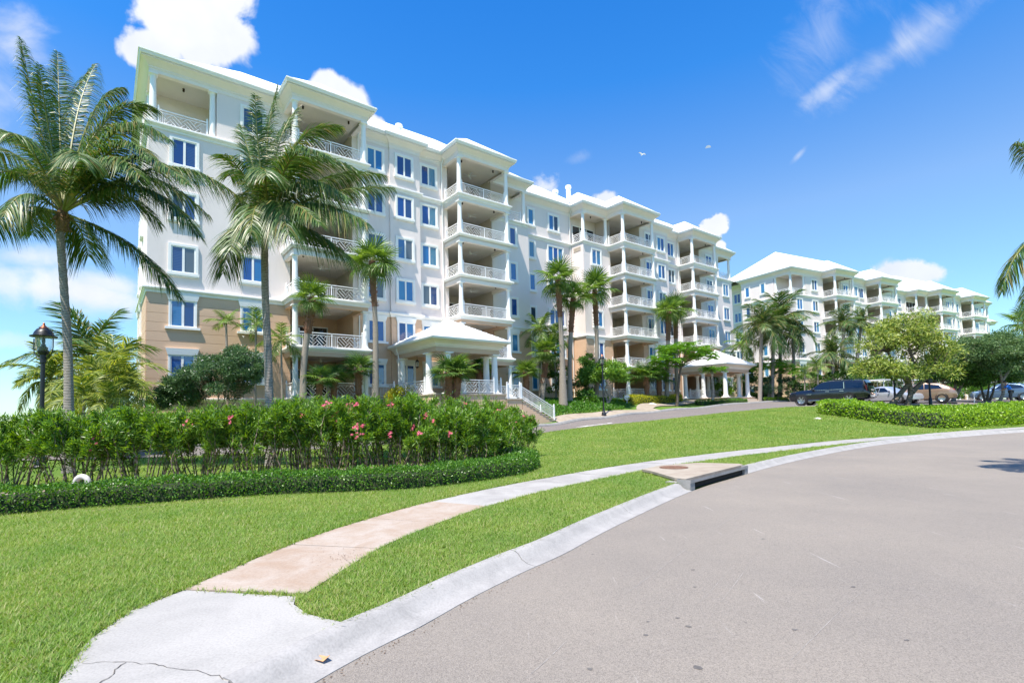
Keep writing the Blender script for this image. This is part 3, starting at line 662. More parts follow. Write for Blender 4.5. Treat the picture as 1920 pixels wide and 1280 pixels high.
    for l in range(6): add_window(root, 11.2, 12.4, 2.5, l, 'surround', 2, 'end')
    # --- balconies
    fan = fan_mesh(); can = lamp_can_mesh()
    if 'door' not in _pmesh:
        m_ = MB(); w, h = 3.5, 2.4
        for x in (0, 1.14, 2.28, 3.42): m_.box(x, x+.08, -.07, 0, 0, h)
        for z in (0, h-.1): m_.box(0, w, -.075, 0, z, z+.1)
        d = m_.mesh('balcony_door', fix=False); d.materials.append(MAT['trim_white'])
        m_ = MB(); m_.box(.08, 1.14, -.04, -.015, .1, h-.1); g = m_.mesh('pane', fix=False); g.materials.append(MAT['door_glass'])
        _pmesh['door'] = (d, g)
    dm, gm = _pmesh['door']
    def balcony(a, b, n, na, nb, l, back, top_extra=0):
        z = LV[l]
        m_ = MB(); poly = [(a,na-.02),(a,n),(b,n),(b,nb-.02)]; rec = [(a,n),(b,n),(b,nb),(b-.1,nb),(b-.1,back+.02),(a+.35,back+.02),(a+.35,na),(a,na)]
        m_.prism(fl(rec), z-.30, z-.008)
        o = m_.obj('balcony', 'soffit_cream_shade', root)
        if l not in (2, 5):
            m2 = MB(); m2.sweep(fl(poly), [(oo, z+q) for oo, q in BELT if q > -.3]); m2.obj('slab_edge', 'trim_white', o, 35)
        if l > 0:
            m3 = MB(); m3.sweep(fl(poly), [(-.30,z-.60),(.0,z-.60),(.0,z-.30),(-.30,z-.30)], ring=True); m3.obj('beam', 'stucco_tan' if l in (1, 2) else 'trim_cream', o)
        else:
            m3 = MB(); m3.sweep(fl(poly), [(-.25,z-2.2),(-.02,z-2.2),(-.02,z-.30),(-.25,z-.30)], ring=True); m3.obj('base_wall', 'stucco_tan', o)
        h = (LV[l+1]-.60 if l < 5 else BEAM) - z
        for u in (a+.16, b-.16): link('column', column_mesh(h), None, o, (u, -(n-.20), z-.008))
        L = b-a-.72; link('railing', rail(L), None, o, (a+.36, -(n-.18), z))
        for u, nn in ((a+.14, na), (b-.14, nb)):
            Ls = n-.40-nn-.02
            if Ls > .5: link('railing', rail(Ls), None, o, (u, -(n-.40), z), (0, 0, pi/2))
        zc = (LV[l+1]-.30 if l < 5 else 23.30)
        link('ceiling_fan', fan, None, o, ((a+b)/2, .25, zc-.005), (0, 0, random.uniform(0, 1)))
        for u, nn in ((a+.9, n-.9), (b-1.0, n-.9)): link('ceiling_light', can, None, o, (u, -nn, zc))
        m4 = MB(); m4.box(a+.41, b-.20, -back-.006, -back, z, zc); m4.box(a+.40, a+.406, -na, -back-.006, z, zc); m4.box(b-.196, b-.190, -nb, -back-.006, z, zc); m4.obj('added_lining', 'stucco_tan' if l < 2 else 'stucco_recess_shade', o)  # panels added over the recess walls; upper storeys' ones have shade in their colour
        d = link('balcony_door', dm, None, o, (a+.7, -back-.006, z)); [link('pane', gm, None, d, (1.14*k_, 0, 0)) for k_ in range(3)]
        return o
    for i, (a, b, n, na, nb) in enumerate(BAYS):
        if not ok(b): continue
        back = (-3.6, -3.9, -4.1, -4.4)[i]
        for l in range(6): balcony(a, b, n, na, nb, l, back)
    # --- open loggias of the top storey
    z = LV[5]; h = BEAM-z
    lo = MB(); lo.box(-.01, 3.6, .0, 2.9, z-.02, z+.004); lg = lo.obj('loggia', 'trim_cream', root)
    for u, n in ((.2,-.2),(3.42,-.2),(.2,-2.75)): link('column', column_mesh(h), None, lg, (u, -n, z))
    link('railing', rail(2.7), None, lg, (.45, .18, z)); link('railing', rail(2.1), None, lg, (.18, .42, z), (0, 0, pi/2)); link('ceiling_light', can, None, lg, (1.9, 1.2, 23.30))
    if ok(30):
        lo = MB(); lo.box(26.2, 30.38, .38, 2.3, z-.02, z+.004); lg = lo.obj('loggia', 'trim_cream', root)
        link('column', column_mesh(h), None, lg, (30.0, .56, z)); link('column', column_mesh(h), None, lg, (26.5, 1.7, z)); link('railing', rail(3.3), None, lg, (26.35, .54, z)); link('railing', rail(1.4), None, lg, (30.05, .8, z), (0, 0, pi/2)); link('ceiling_light', can, None, lg, (28.6, 1.3, 23.30))
    if ok(42):
        lo = MB(); lo.box(38.2, 42.3, .52, 2.55, z-.02, z+.004); lg = lo.obj('loggia', 'trim_cream', root)
        for u in (38.42, 42.0): link('column', column_mesh(h), None, lg, (u, .7, z))
        link('railing', rail(3.1), None, lg, (38.65, .68, z)); link('railing', rail(1.35), None, lg, (38.4, .95, z), (0, 0, pi/2)); link('ceiling_light', can, None, lg, (40.4, 1.4, 23.30))
        d = link('balcony_door', dm, None, lg, (38.6, 2.6, z)); [link('pane', gm, None, d, (1.14*k_, 0, 0)) for k_ in range(3)]
        m_ = MB()
        for k in range(5): m_.box(-.03, 0, 0, 1.0, k*.09, k*.09+.06)
        m_.box(-.015, 0, -.03, 1.03, -.03, .46); m_.obj('louver_vent', 'deck_stone', root, None, (38.15, .9, 18.95))
    if ok(69):
        lo = MB(); lo.box(65.5, 69.0, 1.02, 3.95, z-.02, z+.004); lg = lo.obj('loggia', 'trim_cream', root)
        for u, n in ((65.75,-1.2),(68.85,-1.2),(68.85,-3.8)): link('column', column_mesh(h), None, lg, (u, -n, z))
        link('railing', rail(2.5), None, lg, (66.05, 1.18, z)); link('railing', rail(2.1), None, lg, (68.9, 1.42, z), (0, 0, pi/2))
    # --- downspouts
    for u, n in ((20.72,-.37),(37.95,-2.35),(55.55,-.72),(13.2,-.15)):
        if not ok(u): continue
        m_ = MB(); m_.tube([(u,-(n+.5),23.9),(u,-(n+.5),23.72),(u,-(n+.12),23.25),(u,-(n+.08),22.9),(u,-(n+.08),1.5)], .05, 8); m_.obj('downspout', 'trim_white', root, 50)
    return root
bA = apartment('apartment_building', 'nearest six-storey white apartment block with tan lower storeys and balcony bays')
bA.location = tuple(FA.O); bA.rotation_euler = (0, 0, pi/2-YAW_A)
bB = copy_tree(bA, None, ('band',)); bB.location = (FB.O[0], FB.O[1], -.75); bB.rotation_euler = (0, 0, pi/2-YAW_B)
bB['label'] = 'second white apartment block farther right behind the parked cars and yellow-green tree'
for b_ in (bA, bB): b_['group'] = 'white apartment blocks along the drive'
# ------------------------------------------------------------------ entrance pavilions
def local_root(name, label, cat, F=FA, **k):
    o = thing(name, label, cat, **k); o.location = tuple(F.O); o.rotation_euler = (0, 0, pi/2-F.yaw); return o
def stepped_roof(m_, u0, u1, n0, n1, z, apex, steps=11):
    """pyramid of overlapping white courses"""
    au, an, az = apex
    for k in range(steps):
        t0, t1 = k/steps, (k+1)/steps
        def rect(t): return (u0+(au-u0)*t, u1+(au-u1)*t, n0+(an-n0)*t, n1+(an-n1)*t)
        a = rect(t0); b = rect(min(1, t1+.02)); za = z+(az-z)*t0+.05; zb = z+(az-z)*t1+.02; zl = z+(az-z)*t0-.03
        c = lambda r, zz: [(r[0],-r[3],zz),(r[1],-r[3],zz),(r[1],-r[2],zz),(r[0],-r[2],zz)]
        m_.add(c(a, zl)+c(a, za)+c(b, zb), [(i, (i+1)%4, 4+(i+1)%4, 4+i) for i in range(4)] + [(4+i, 4+(i+1)%4, 8+(i+1)%4, 8+i) for i in range(4)] + [(8,9,10,11)])
def lantern(root, u, n, z):
    m_ = MB(); m_.tube([(0,0,.75),(0,0,.30)], .012, 6); m_.lathe([(.02,.30),(.06,.27),(.15,.16),(.16,.14)], seg=8)
    for k in range(6): a = 2*pi*k/6; m_.tube([(.14*cos(a),.14*sin(a),.15),(.15*cos(a),.15*sin(a),-.25)], .012, 5)
    m_.lathe([(.15,-.25),(.16,-.27),(.10,-.30),(.02,-.36)], seg=8); o = m_.obj('hanging_lantern', 'dark_bronze', root, 40, (u, -n, z))
    m_ = MB(); m_.lathe([(.10,-.22),(.12,-.1),(.12,.1),(.1,.13)], seg=8); m_.obj('glass', 'lamp_glass', o, 40)
def lamp_glass_mat():
    mt, nt, N, L, b = new_mat('lamp_glass'); b.inputs['Base Color'].default_value = (.9,.93,.9,1); b.inputs['Roughness'].default_value = .05; b.inputs['Transmission Weight'].default_value = .85; b.inputs['IOR'].default_value = 1.1
lamp_glass_mat()
simple('beam_tan', (.60, .43, .31), .8, .03, 2, .1, 50, spec=.25)
def pavilion(label, U0, U1, N1, EZ, FZ, APEX, cols, ground, mirror=False):
    r = local_root('entrance_pavilion', label, 'pavilion', group='white roofed entrance pavilions')
    m_ = MB(); stepped_roof(m_, U0, U1, .12, N1, EZ, APEX); m_.obj('roof', 'roof_white', r)
    path = fl([(U0,.1),(U0,N1),(U1,N1),(U1,.1)])
    m_ = MB(); m_.sweep(path, [(-.10,EZ-.16),(0,EZ-.16),(.04,EZ-.12),(.06,EZ-.01),(-.10,EZ-.01)], ring=True); m_.obj('gutter', 'trim_white', r, 35)
    m_ = MB(); m_.sweep(path, [(-.08,EZ-.17),(-.14,EZ-.20),(-.30,EZ-.26),(-.46,EZ-.40),(-.52,EZ-.46),(-.52,EZ-.52),(-.60,EZ-.55),(-.62,EZ-.62)]); m_.obj('cornice', 'trim_cream', r, 35)
    inner = fl([(U0+.64,.1),(U0+.64,N1-.64),(U1-.64,N1-.64),(U1-.64,.1)])
    m_ = MB(); m_.sweep(inner, [(-.32,EZ-.95),(0,EZ-.95),(0,EZ-.56),(-.32,EZ-.56)], ring=True); m_.obj('beam', 'beam_tan', r)
    m_ = MB(); m_.box(U0+.7, U1-.7, -(N1-.7), -.1, EZ-.60, EZ-.55); m_.obj('ceiling', 'trim_cream', r)
    for u, n in cols: link('column', column_mesh(EZ-.95-FZ, .24), None, r, (u, -n, FZ))
    return r
pv = pavilion('nearer white-roofed entrance pavilion with railed stairs before the apartment block', 15.4, 22.1, 7.05, 7.0, 3.1, (18.8,3.5,8.95), [(16.2,.95),(16.2,5.1),(17.1,6.2),(21.2,6.15),(21.25,5.0),(21.2,.95)], 1)
m_ = MB(); m_.box(15.65, 21.75, -6.75, .6, .1, 3.02); m_.obj('base_wall', 'stucco_tan', pv)
m_ = MB(); m_.box(15.58, 21.8, -6.82, .5, 3.025, 3.1); m_.obj('deck', 'deck_stone', pv)
m_ = MB(); m_.box(21.82, 23.3, -6.75, -3.0, .1, 2.68); m_.obj('base_wall', 'stucco_tan', pv)
m_ = MB(); m_.box(21.83, 23.36, -6.82, -2.95, 2.685, 2.76); m_.obj('deck', 'deck_stone', pv)
NS = 10; RUN = .33
m_ = MB()
pts = [(23.36, .1)]
for k in range(NS): pts += [(23.36+k*RUN, 2.66-(k)*.165-.165), (23.36+(k+1)*RUN, 2.66-k*.165-.165)]
pts += [(23.36+NS*RUN, .1)]
n_ = len(pts)
m_.add([(x, -6.75, z) for x, z in pts] + [(x, -5.0, z) for x, z in pts], [tuple(range(n_)), tuple(reversed(range(n_, 2*n_)))] + [(i, (i+1)%n_, n_+(i+1)%n_, n_+i) for i in range(n_)])
st = m_.obj('stairs', 'stucco_tan', pv); st['label'] = 'tan rendered stair flight with stone treads'
for k in range(NS):
    m_ = MB(); z = 2.66-(k+1)*.165; m_.box(0, RUN+.06, -1.82, .0, 0, .05); m_.obj('tread', 'deck_stone', st, None, (23.36+k*RUN-.02, -4.98, z+.003))
for n in (6.68, 5.05): link('railing', rail(NS*RUN+.05, 'picket', -NS*.165), None, pv, (23.3, -n, 2.70))
for a, b, n, z in ((17.45,20.85,6.55,3.1),(21.9,23.2,6.68,2.76)): link('railing', rail(b-a), None, pv, (a, -n, z))
link('railing', rail(3.55), None, pv, (16.0, -1.3, 3.1), (0, 0, -pi/2))
link('railing', rail(2.2, 'picket'), None, pv, (13.3, -.9, 3.05))
link('railing', rail(3.0), None, pv, (21.75, -3.2, 3.1), (0, 0, -pi/2)) 
lantern(pv, 16.6, 2.6, 5.55); lantern(pv, 18.7, 4.6, 5.6)
m_ = MB(); m_.tube([(15.6,-1.2,6.85),(15.62,-1.2,6.6),(15.78,-1.1,6.3),(15.85,-1.05,6.0),(15.85,-1.05,3.15),(15.55,-1.1,2.95),(15.52,-1.1,1.6)], .05, 8); m_.obj('downspout', 'trim_white', pv, 50)
pv2 = pavilion('farther white-roofed entrance pavilion on stout columns behind the feathery green tree', 53.5, 60.1, 6.55, 6.85, 2.95, (56.8,3.2,8.8), [(54.25,.6),(54.25,3.0),(54.3,5.75),(59.3,5.75),(59.25,4.7),(59.3,.6)], 1)
m_ = MB(); m_.box(53.75, 59.9, -6.3, .9, 1.0, 2.88); m_.obj('base_wall', 'stucco_tan', pv2)
m_ = MB(); m_.box(53.7, 59.95, -6.36, .8, 2.885, 2.95); m_.obj('deck', 'deck_stone', pv2)
for k in range(3):
    m_ = MB(); m_.box(57.0, 59.6, -6.36-.36*(k+1), -6.37-.36*k, 1.6, 2.95-.19*(k+1)); m_.obj('step', 'deck_stone', pv2)
link('railing', rail(2.0), None, pv2, (54.25, -.8, 2.95), (0, 0, -pi/2)); link('railing', rail(3.4), None, pv2, (55, -.7, 2.95))

# footpaths by the drive
def foot(name, pts, w, mat, dz=.05):
    P = resample(smooth_path([tuple(FA.P(u, n)[:2]) for u, n in pts], 5), 30); return strip(name, offset_path(P, -w/2), offset_path(P, w/2), mat, 3, dz)
foot('footpath', [(26.7,6.75),(30,6.75),(33,6.8),(36.5,6.8),(40,6.85)], 1.25, 'concrete_buff', .07)
foot('footpath', [(38.2,6.7),(39.8,5.6),(42.5,4.7),(46,4.2),(50,3.9),(54,3.8)], 1.5, 'concrete_buff', .09)
foot('footpath', [(58.3,7.6),(58.3,7.2)], 2.8, 'concrete_buff', .06)

# ------------------------------------------------------------------ street furniture
def street_lamp(px, base, H, s, label):
    r = thing('street_lamp', label, 'lamp', base, 0, 'black post lamps with copper caps'); h = H
    m_ = MB(); m_.lathe([(.22,0),(.23,.06),(.19,.1),(.18,.25),(.12,.32),(.09,.5),(.085,.6),(.062,.62),(.058,h-1.05),(.08,h-1.03),(.08,h-.78),(.06,h-.76)], seg=14)
    for k in range(2):
        a = pi*k; m_.tube([(.07*cos(a),0,h-.92),(.20*cos(a)*s,0,h-.82),(.30*cos(a)*s,0,h-.72),(.325*cos(a)*s,0,h-.55),(.325*cos(a)*s,0,h-.14*s-.12)], .016, 6)
    m_.lathe([(.10,h-.78),(.14,h-.74),(.15,h-.66),(.10,h-.60),(.11,h-.55),(.06,h-.50)], seg=12); m_.obj('post', 'black_metal', r, 40)
    m_ = MB(); m_.lathe([(.14*s,h-.68),(.20*s,h-.62),(.215*s,h-.45),(.22*s,h-.20)], seg=18, caps=False); m_.obj('globe', 'lamp_glass', r, 60)
    m_ = MB(); m_.lathe([(.36*s,h-.21),(.37*s,h-.18),(.28*s,h-.15),(.25*s,h-.06),(.19*s,h+.03),(.12*s,h+.07)], seg=18); cap = m_.obj('cap', 'black_metal', r, 40)
    m_ = MB(); m_.lathe([(.135*s,h+.07),(.11*s,h+.10),(.05*s,h+.16),(.03*s,h+.19),(.035*s,h+.22),(.004,h+.26)], seg=14); m_.obj('finial', 'copper_metal', cap, 40)
    m_ = MB(); m_.lathe([(.05,h-.55),(.055,h-.45),(.03,h-.42),(.045,h-.36),(.04,h-.26),(.004,h-.22)], seg=10); m_.obj('bulb', 'trim_white', r, 50)
    return r
p = at(78, 790, 16.5); zt = at(78, 608, 16.5)[2]; b = G(p[0], p[1])
street_lamp(0, b, zt-b[2]-.2, .95, 'tall black street lamp with copper finial beside the left coconut palm')
def lamp_at(u, n, top, s, label):
    q = FA.P(u, n); b = (q[0], q[1], gz(q[0], q[1])+.05); street_lamp(0, b, top-b[2]-.25, s, label)
lamp_at(32.2, 7.0, 6.65, .72, 'black street lamp at the drive kerb in front of the fan palms')
q = at(1431, 745, 66); street_lamp(0, G(q[0], q[1]), at(1429, 672, 66)[2]-gz(q[0], q[1])-.2, .8, 'distant black street lamp right of the farther entrance pavilion')
def dark_post(px, py, Y, hp, label):
    q = at(px, py, Y); r = thing('car_park_post', label, 'post', G(q[0], q[1]), 0, 'dark posts in the car park'); h = at(px, hp, Y)[2]-gz(q[0], q[1])
    m_ = MB(); m_.lathe([(.11,0),(.11,.5),(.07,.55),(.06,h)], seg=10); m_.obj('shaft', 'black_metal', r, 40)
    m_ = MB(); m_.box(-.14, .14, -.14, .14, h, h+.32); m_.obj('head', 'black_metal', r)
dark_post(1679, 757, 38, 714, 'dark car park post left of the slanted tree trunk'); dark_post(1745, 757, 38, 718, 'dark car park post right of the bronze car')
def disc_sign(px, py, Y, r_, hp, label, name='disc_sign'):
    q = at(px, py, Y); h = at(px, hp, Y)[2]-gz(q[0], q[1]); o = thing(name, label, 'sign', G(q[0], q[1]))
    m_ = MB(); m_.tube([(0,0,0),(0,0,h)], .035, 8); m_.obj('stake', 'trim_white', o, 50)
    m_ = MB(); m_.lathe([(r_*.2,-.03),(r_,-.03),(r_,.03),(r_*.2,.03)], seg=20); d = m_.obj('disc', 'trim_white', o, 40, (0, -.03, h)); d.rotation_euler = (pi/2, 0, 0)
    m_ = MB(); m_.lathe([(r_*.62,.03),(r_*.62,.036),(r_*.5,.036),(r_*.5,.03)], seg=20, caps=False); g = m_.obj('ring', 'rock_grey', d, 40)
disc_sign(1176, 762, 51.2, .26, 745, 'small white round sign on a stake in the ground cover bed')
disc_sign(1827, 752, 42, .1, 738, 'small white marker post under the dark green trees', 'marker_post')

# storm drain: slab with lid, dark mouth along the kerb
dr = thing('storm_drain', 'buff concrete storm drain inlet with dark mouth at the road kerb', 'drain')
m_ = MB(); top = [(3.0,12.3),(3.12,11.85),(3.24,10.62),(3.40,10.40),(5.58,12.78),(5.6,13.05),(4.75,13.55),(3.66,13.10)]
m_.prism(top, .15, .20); m_.obj('slab', 'concrete_buff', dr)
m_ = MB(); m_.box(3.3, 5.2, 11.2, 12.9, -.4, .13, 't'); 
a = np.array([3.43,10.25]); b2 = np.array([5.55,12.55]); d = (b2-a)/np.linalg.norm(b2-a); nn = np.array([-d[1], d[0]])
def wq(s, o, z): p_ = a+d*s+nn*o; return (p_[0], p_[1], z)
Ld = np.linalg.norm(b2-a)
m_ = MB()
for s0, s1 in ((-.05,.16),(Ld-.16,Ld+.05)): m_.add([wq(s,o,z) for z in (-.05,.134) for s,o in ((s0,-.02),(s1,-.02),(s1,.5),(s0,.5))], [(0,1,5,4),(1,2,6,5),(2,3,7,6),(3,0,4,7),(4,5,6,7)])
m_.add([wq(s,o,z) for z in (.135,.198) for s,o in ((-.05,-.03),(Ld+.05,-.03),(Ld+.05,.25),(-.05,.25))], [(0,1,5,4),(1,2,6,5),(2,3,7,6),(3,0,4,7),(3,2,1,0)])
m_.obj('mouth_frame', 'concrete_kerb', dr)
simple('drain_dark', (.012, .011, .010), .95, .3, 8)
m_ = MB(); m_.add([wq(s,o,z) for z in (.006,.134) for s,o in ((.16,.04),(Ld-.16,.04),(Ld-.16,.4),(.16,.4))], [(0,1,5,4),(1,2,6,5),(2,3,7,6),(3,0,4,7),(0,1,2,3)]); m_.obj('mouth', 'drain_dark', dr)
simple('rust_iron', (.16, .08, .045), .8, .35, 14, .6, 60)
m_ = MB(); m_.lathe([(.33,0),(.33,.012),(.30,.014),(.29,.008),(.05,.008),(.04,.013),(.004,.013)], seg=28); m_.obj('manhole_lid', 'rust_iron', dr, 30, (3.80, 12.48, .201))
# bent vent pipe in the planting bed
q = at_z(122, 925, .18); vp_ = thing('vent_pipe', 'grey bent pipe standing in the bed behind the clipped low hedge', 'pipe', (q[0], q[1]+.25, .16))
m_ = MB(); R_ = .13; m_.tube([(0,0,0),(0,0,.20)] + [(R_-R_*cos(t), 0, .20+R_*sin(t)) for t in np.linspace(.3, pi, 8)] + [(2*R_,0,.14)], .055, 12); m_.obj('tube', 'drain_pipe_grey', vp_, 50)
m_ = MB(); m_.lathe([(.062,0),(.066,.01),(.066,.05),(.062,.06)], (0,0,.15), 14); m_.obj('collar', 'drain_pipe_grey', vp_, 50)
# stones
def rock(x, y, s, label):
    m_ = MB(); rr = random.Random(int(x*100)); rows = []
    for i in range(5):
        t = i/4; r0 = (1, 1.05, .9, .6, .15)[i]; rows.append([(r0*s*(1+rr.uniform(-.2,.2))*cos(2*pi*k/9), r0*s*.7*(1+rr.uniform(-.2,.2))*sin(2*pi*k/9), s*.55*t-.02) for k in range(9)])
    v = [p for r0 in rows for p in r0]; f = [(i*9+k, i*9+(k+1)%9, (i+1)*9+(k+1)%9, (i+1)*9+k) for i in range(4) for k in range(9)] + [tuple(36+k for k in range(9))]
    m_.add(v, f); tag(m_.obj('stone', 'rock_grey', None, 50, G(x, y)), label, 'stone', 'pale stones on the grass')
q = at(1223, 768, 53.4); rock(q[0], q[1], .45, 'pale flat stone on the grass right of the slender tree trunk')
q = at(1533, 781, 31); rock(q[0], q[1], .22, 'small buff stone at the left end of the clipped hedge')
# dry leaf on the kerb and twig
m_ = MB(); m_.add([(-.05,-.01,.01),(-.02,.03,.025),(.03,.035,.012),(.06,.01,.03),(.03,-.03,.01),(-.01,-.03,.022),(0,0,.004)], [(0,6,1),(1,6,2),(2,6,3),(3,6,4),(4,6,5),(5,6,0)])
simple('dry_leaf', (.50, .27, .13), .8, .2, 20)
lf = m_.obj('dry_leaf', 'dry_leaf', None, None, (*at_z(600, 1238, .03)[:2], .030)); sol = lf.modifiers.new('s', 'SOLIDIFY'); sol.thickness = .002; tag(lf, 'orange-brown dry leaf lying on the pale kerb', 'leaf')
# arrow marking on the drive
simple('road_paint', (.62, .61, .58), .8, .12, 20)
m_ = MB(); P0 = [(25.4,10.2),(27.2,9.75),(27.2,10.0),(29.6,9.95),(29.6,10.3),(27.2,10.3),(27.2,10.55)]
m_.add([(*FA.P(u, n)[:2], gz(*FA.P(u, n)[:2])+.036) for u, n in P0], [tuple(range(7))]); struct(m_.obj('drive_marking', 'road_paint', fix=False))
# cracks in the ramp
simple('crack_dark', (.10, .085, .07), .95, .3, 30)
def crack(par, pts, w, z):
    m_ = MB(); P = []
    for i, (x, y) in enumerate(pts):
        a_ = pts[max(i-1, 0)]; b_ = pts[min(i+1, len(pts)-1)]; t = np.array([b_[0]-a_[0], b_[1]-a_[1]]); t = t/np.linalg.norm(t); ww = w*random.uniform(.4, 1.2); P.append(((x-t[1]*ww, y+t[0]*ww, z), (x+t[1]*ww, y-t[0]*ww, z)))
    m_.add([q for p_ in P for q in p_], [(2*i, 2*i+1, 2*i+3, 2*i+2) for i in range(len(P)-1)]); m_.obj('crack', 'crack_dark', par, fix=False)
def jag(pix, n=10, amp=.012, z=.12):
    P = resample([tuple(at_z(x, y, z)[:2]) for x, y in pix], n); return [(x+random.uniform(-amp, amp), y+random.uniform(-amp, amp)) for x, y in P]
crack(ramp, jag([(153,1244),(190,1239),(235,1240),(300,1246),(380,1258),(424,1273)], 26), .0022, .1215)
crack(ramp, jag([(233,1242),(215,1258),(190,1279)], 10), .003, .1222)

# scrapes and stains on the road
simple('scrape_pale', (.33, .305, .275), .9, .25, 40); simple('oil_dark', (.12, .11, .10), .8, .3, 20)
def road_mark(name, mat, pts, w):
    m_ = MB(); P = resample([tuple(at_z(x, y, 0)[:2]) for x, y in pts], 24); n = len(P); v = []; f = []
    for i, (x, y) in enumerate(P):
        a_ = P[max(i-1, 0)]; b_ = P[min(i+1, n-1)]; t = np.array([b_[0]-a_[0], b_[1]-a_[1]]); t /= np.linalg.norm(t); ww = w*.55*random.uniform(.1, 1)*(1-abs(i/(n-1)-.5)); v += [(x-t[1]*ww, y+t[0]*ww, .003), (x+t[1]*ww, y-t[0]*ww, .003)]
    m_.add(v, [(2*i, 2*i+1, 2*i+3, 2*i+2) for i in range(n-1)]); m_.obj(name, mat, road, fix=False)
for p_, w_ in (([(985,1272),(1020,1242),(1066,1198)], .006), ([(1180,1108),(1230,1072),(1288,1028)], .007), ([(1330,998),(1360,978),(1398,956)], .006), ([(1352,1128),(1385,1085),(1412,1048)], .005), ([(1480,1240),(1560,1160),(1620,1105)], .005), ([(1500,1010),(1600,992),(1740,985)], .007), ([(1310,1130),(1340,1100),(1372,1062)], .004), ([(1640,900),(1700,893),(1770,890)], .006)): road_mark('scrape', 'scrape_pale', p_, w_)
for x_, y_, s_ in ((1291,1174,.022),(1307,1251,.035),(1211,1190,.018),(1215,1165,.014),(1300,1068,.02),(1303,1100,.016),(1106,1254,.02),(1490,1180,.02),(1600,1100,.022),(1700,1200,.018),(1430,1010,.018),(1270,1158,.015)):
    c_ = at_z(x_, y_, 0); m_ = MB(); k_ = 11; m_.add([(c_[0]+s_*random.uniform(.6,1.2)*cos(2*pi*i/k_), c_[1]+s_*random.uniform(.5,1.0)*sin(2*pi*i/k_), .003) for i in range(k_)], [tuple(range(k_))]); m_.obj('oil_spot', 'oil_dark', road, fix=False)

# crumbs of dry leaf and grit on the pink slabs and along the gutter
def litter():
    n = 420; c1 = np.array([at_z(655, 1042, .13)[:2]]); pos = []
    for i in range(90): q = at_z(random.gauss(645, 38), random.gauss(1042, 7), .13); pos.append((q[0], q[1], .130))
    A_ = np.array(ASPH_S[8:60])
    for i in range(330):
        k = random.randrange(len(A_)-1); t = random.random(); p_ = A_[k]*(1-t)+A_[k+1]*t; pos.append((p_[0]+abs(random.gauss(0, .05))+.01, p_[1]-abs(random.gauss(0, .03)), .004))
    m_ = MB()
    for x, y, z in pos:
        a = random.uniform(0, pi); s = random.uniform(.003, .012); c, q = cos(a)*s, sin(a)*s; m_.add([(x-c, y-q, z), (x+q*.4, y-c*.4, z+.002), (x+c, y+q, z+.001), (x-q*.4, y+c*.4, z+.003)], [(0,1,2,3)])
    simple('litter_brown', (.14, .085, .045), .9, .4, 60); tag(m_.obj('leaf_litter', 'litter_brown', fix=False), 'tiny brown leaf crumbs on the path and along the gutter', 'litter', kind='stuff')
litter()
# ------------------------------------------------------------------ vehicles and the person in the car park
def paint(name, c, metal=.0, rough=.25):
    simple(name, c, rough, .02, 2, metal=metal, coat=1.0)
paint('black_paint', (.004, .005, .009)); paint('silver_paint', (.55, .57, .60), .5, .3); paint('bronze_paint', (.34, .23, .16), .5, .3); paint('blue_paint', (.10, .16, .24), .5, .3); paint('white_paint', (.75, .76, .77))
simple('tyre_rubber', (.012, .012, .013), .8, .2, 8); simple('alloy', (.55, .55, .56), .25, .05, 3, metal=.9); simple('chrome', (.75, .75, .76), .12, .02, 2, metal=1.)
simple('tail_red', (.35, .02, .02), .25, .1, 4); simple('head_glass', (.55, .57, .6), .1, .05, 4, spec=.8); simple('tint_glass', (.006, .009, .014), .03, .1, 1, spec=.9); simple('seat_dark', (.05, .04, .035), .8, .2, 5)
def wheel_meshes(R, w):
    m_ = MB(); m_.lathe([(R*.66,-w/2),(R*.9,-w/2),(R,-w*.36),(R,w*.36),(R*.9,w/2),(R*.66,w/2),(R*.62,w*.3),(R*.62,-w*.3),(R*.66,-w/2)], seg=26, caps=False); t = m_.mesh('tyre', 40); t.materials.append(MAT['tyre_rubber'])
    m_ = MB(); m_.lathe([(R*.66,-w*.30),(R*.70,-w*.42),(R*.66,-w*.46),(R*.60,-w*.40),(R*.58,-w*.15),(.02,-w*.12)], seg=26, caps=False)
    for k in range(6):
        a = 2*pi*k/6
        for da in (-.13, .13): m_.bar((cos(a)*R*.12, sin(a)*R*.12, -w*.34), (cos(a+da)*R*.64, sin(a+da)*R*.64, -w*.38), R*.09, .03, (0,0,1))
    m_.lathe([(R*.16,-w*.40),(R*.16,-w*.34),(R*.05,-w*.33)], seg=12); r = m_.mesh('rim', 40); r.materials.append(MAT['alloy']); return t, r
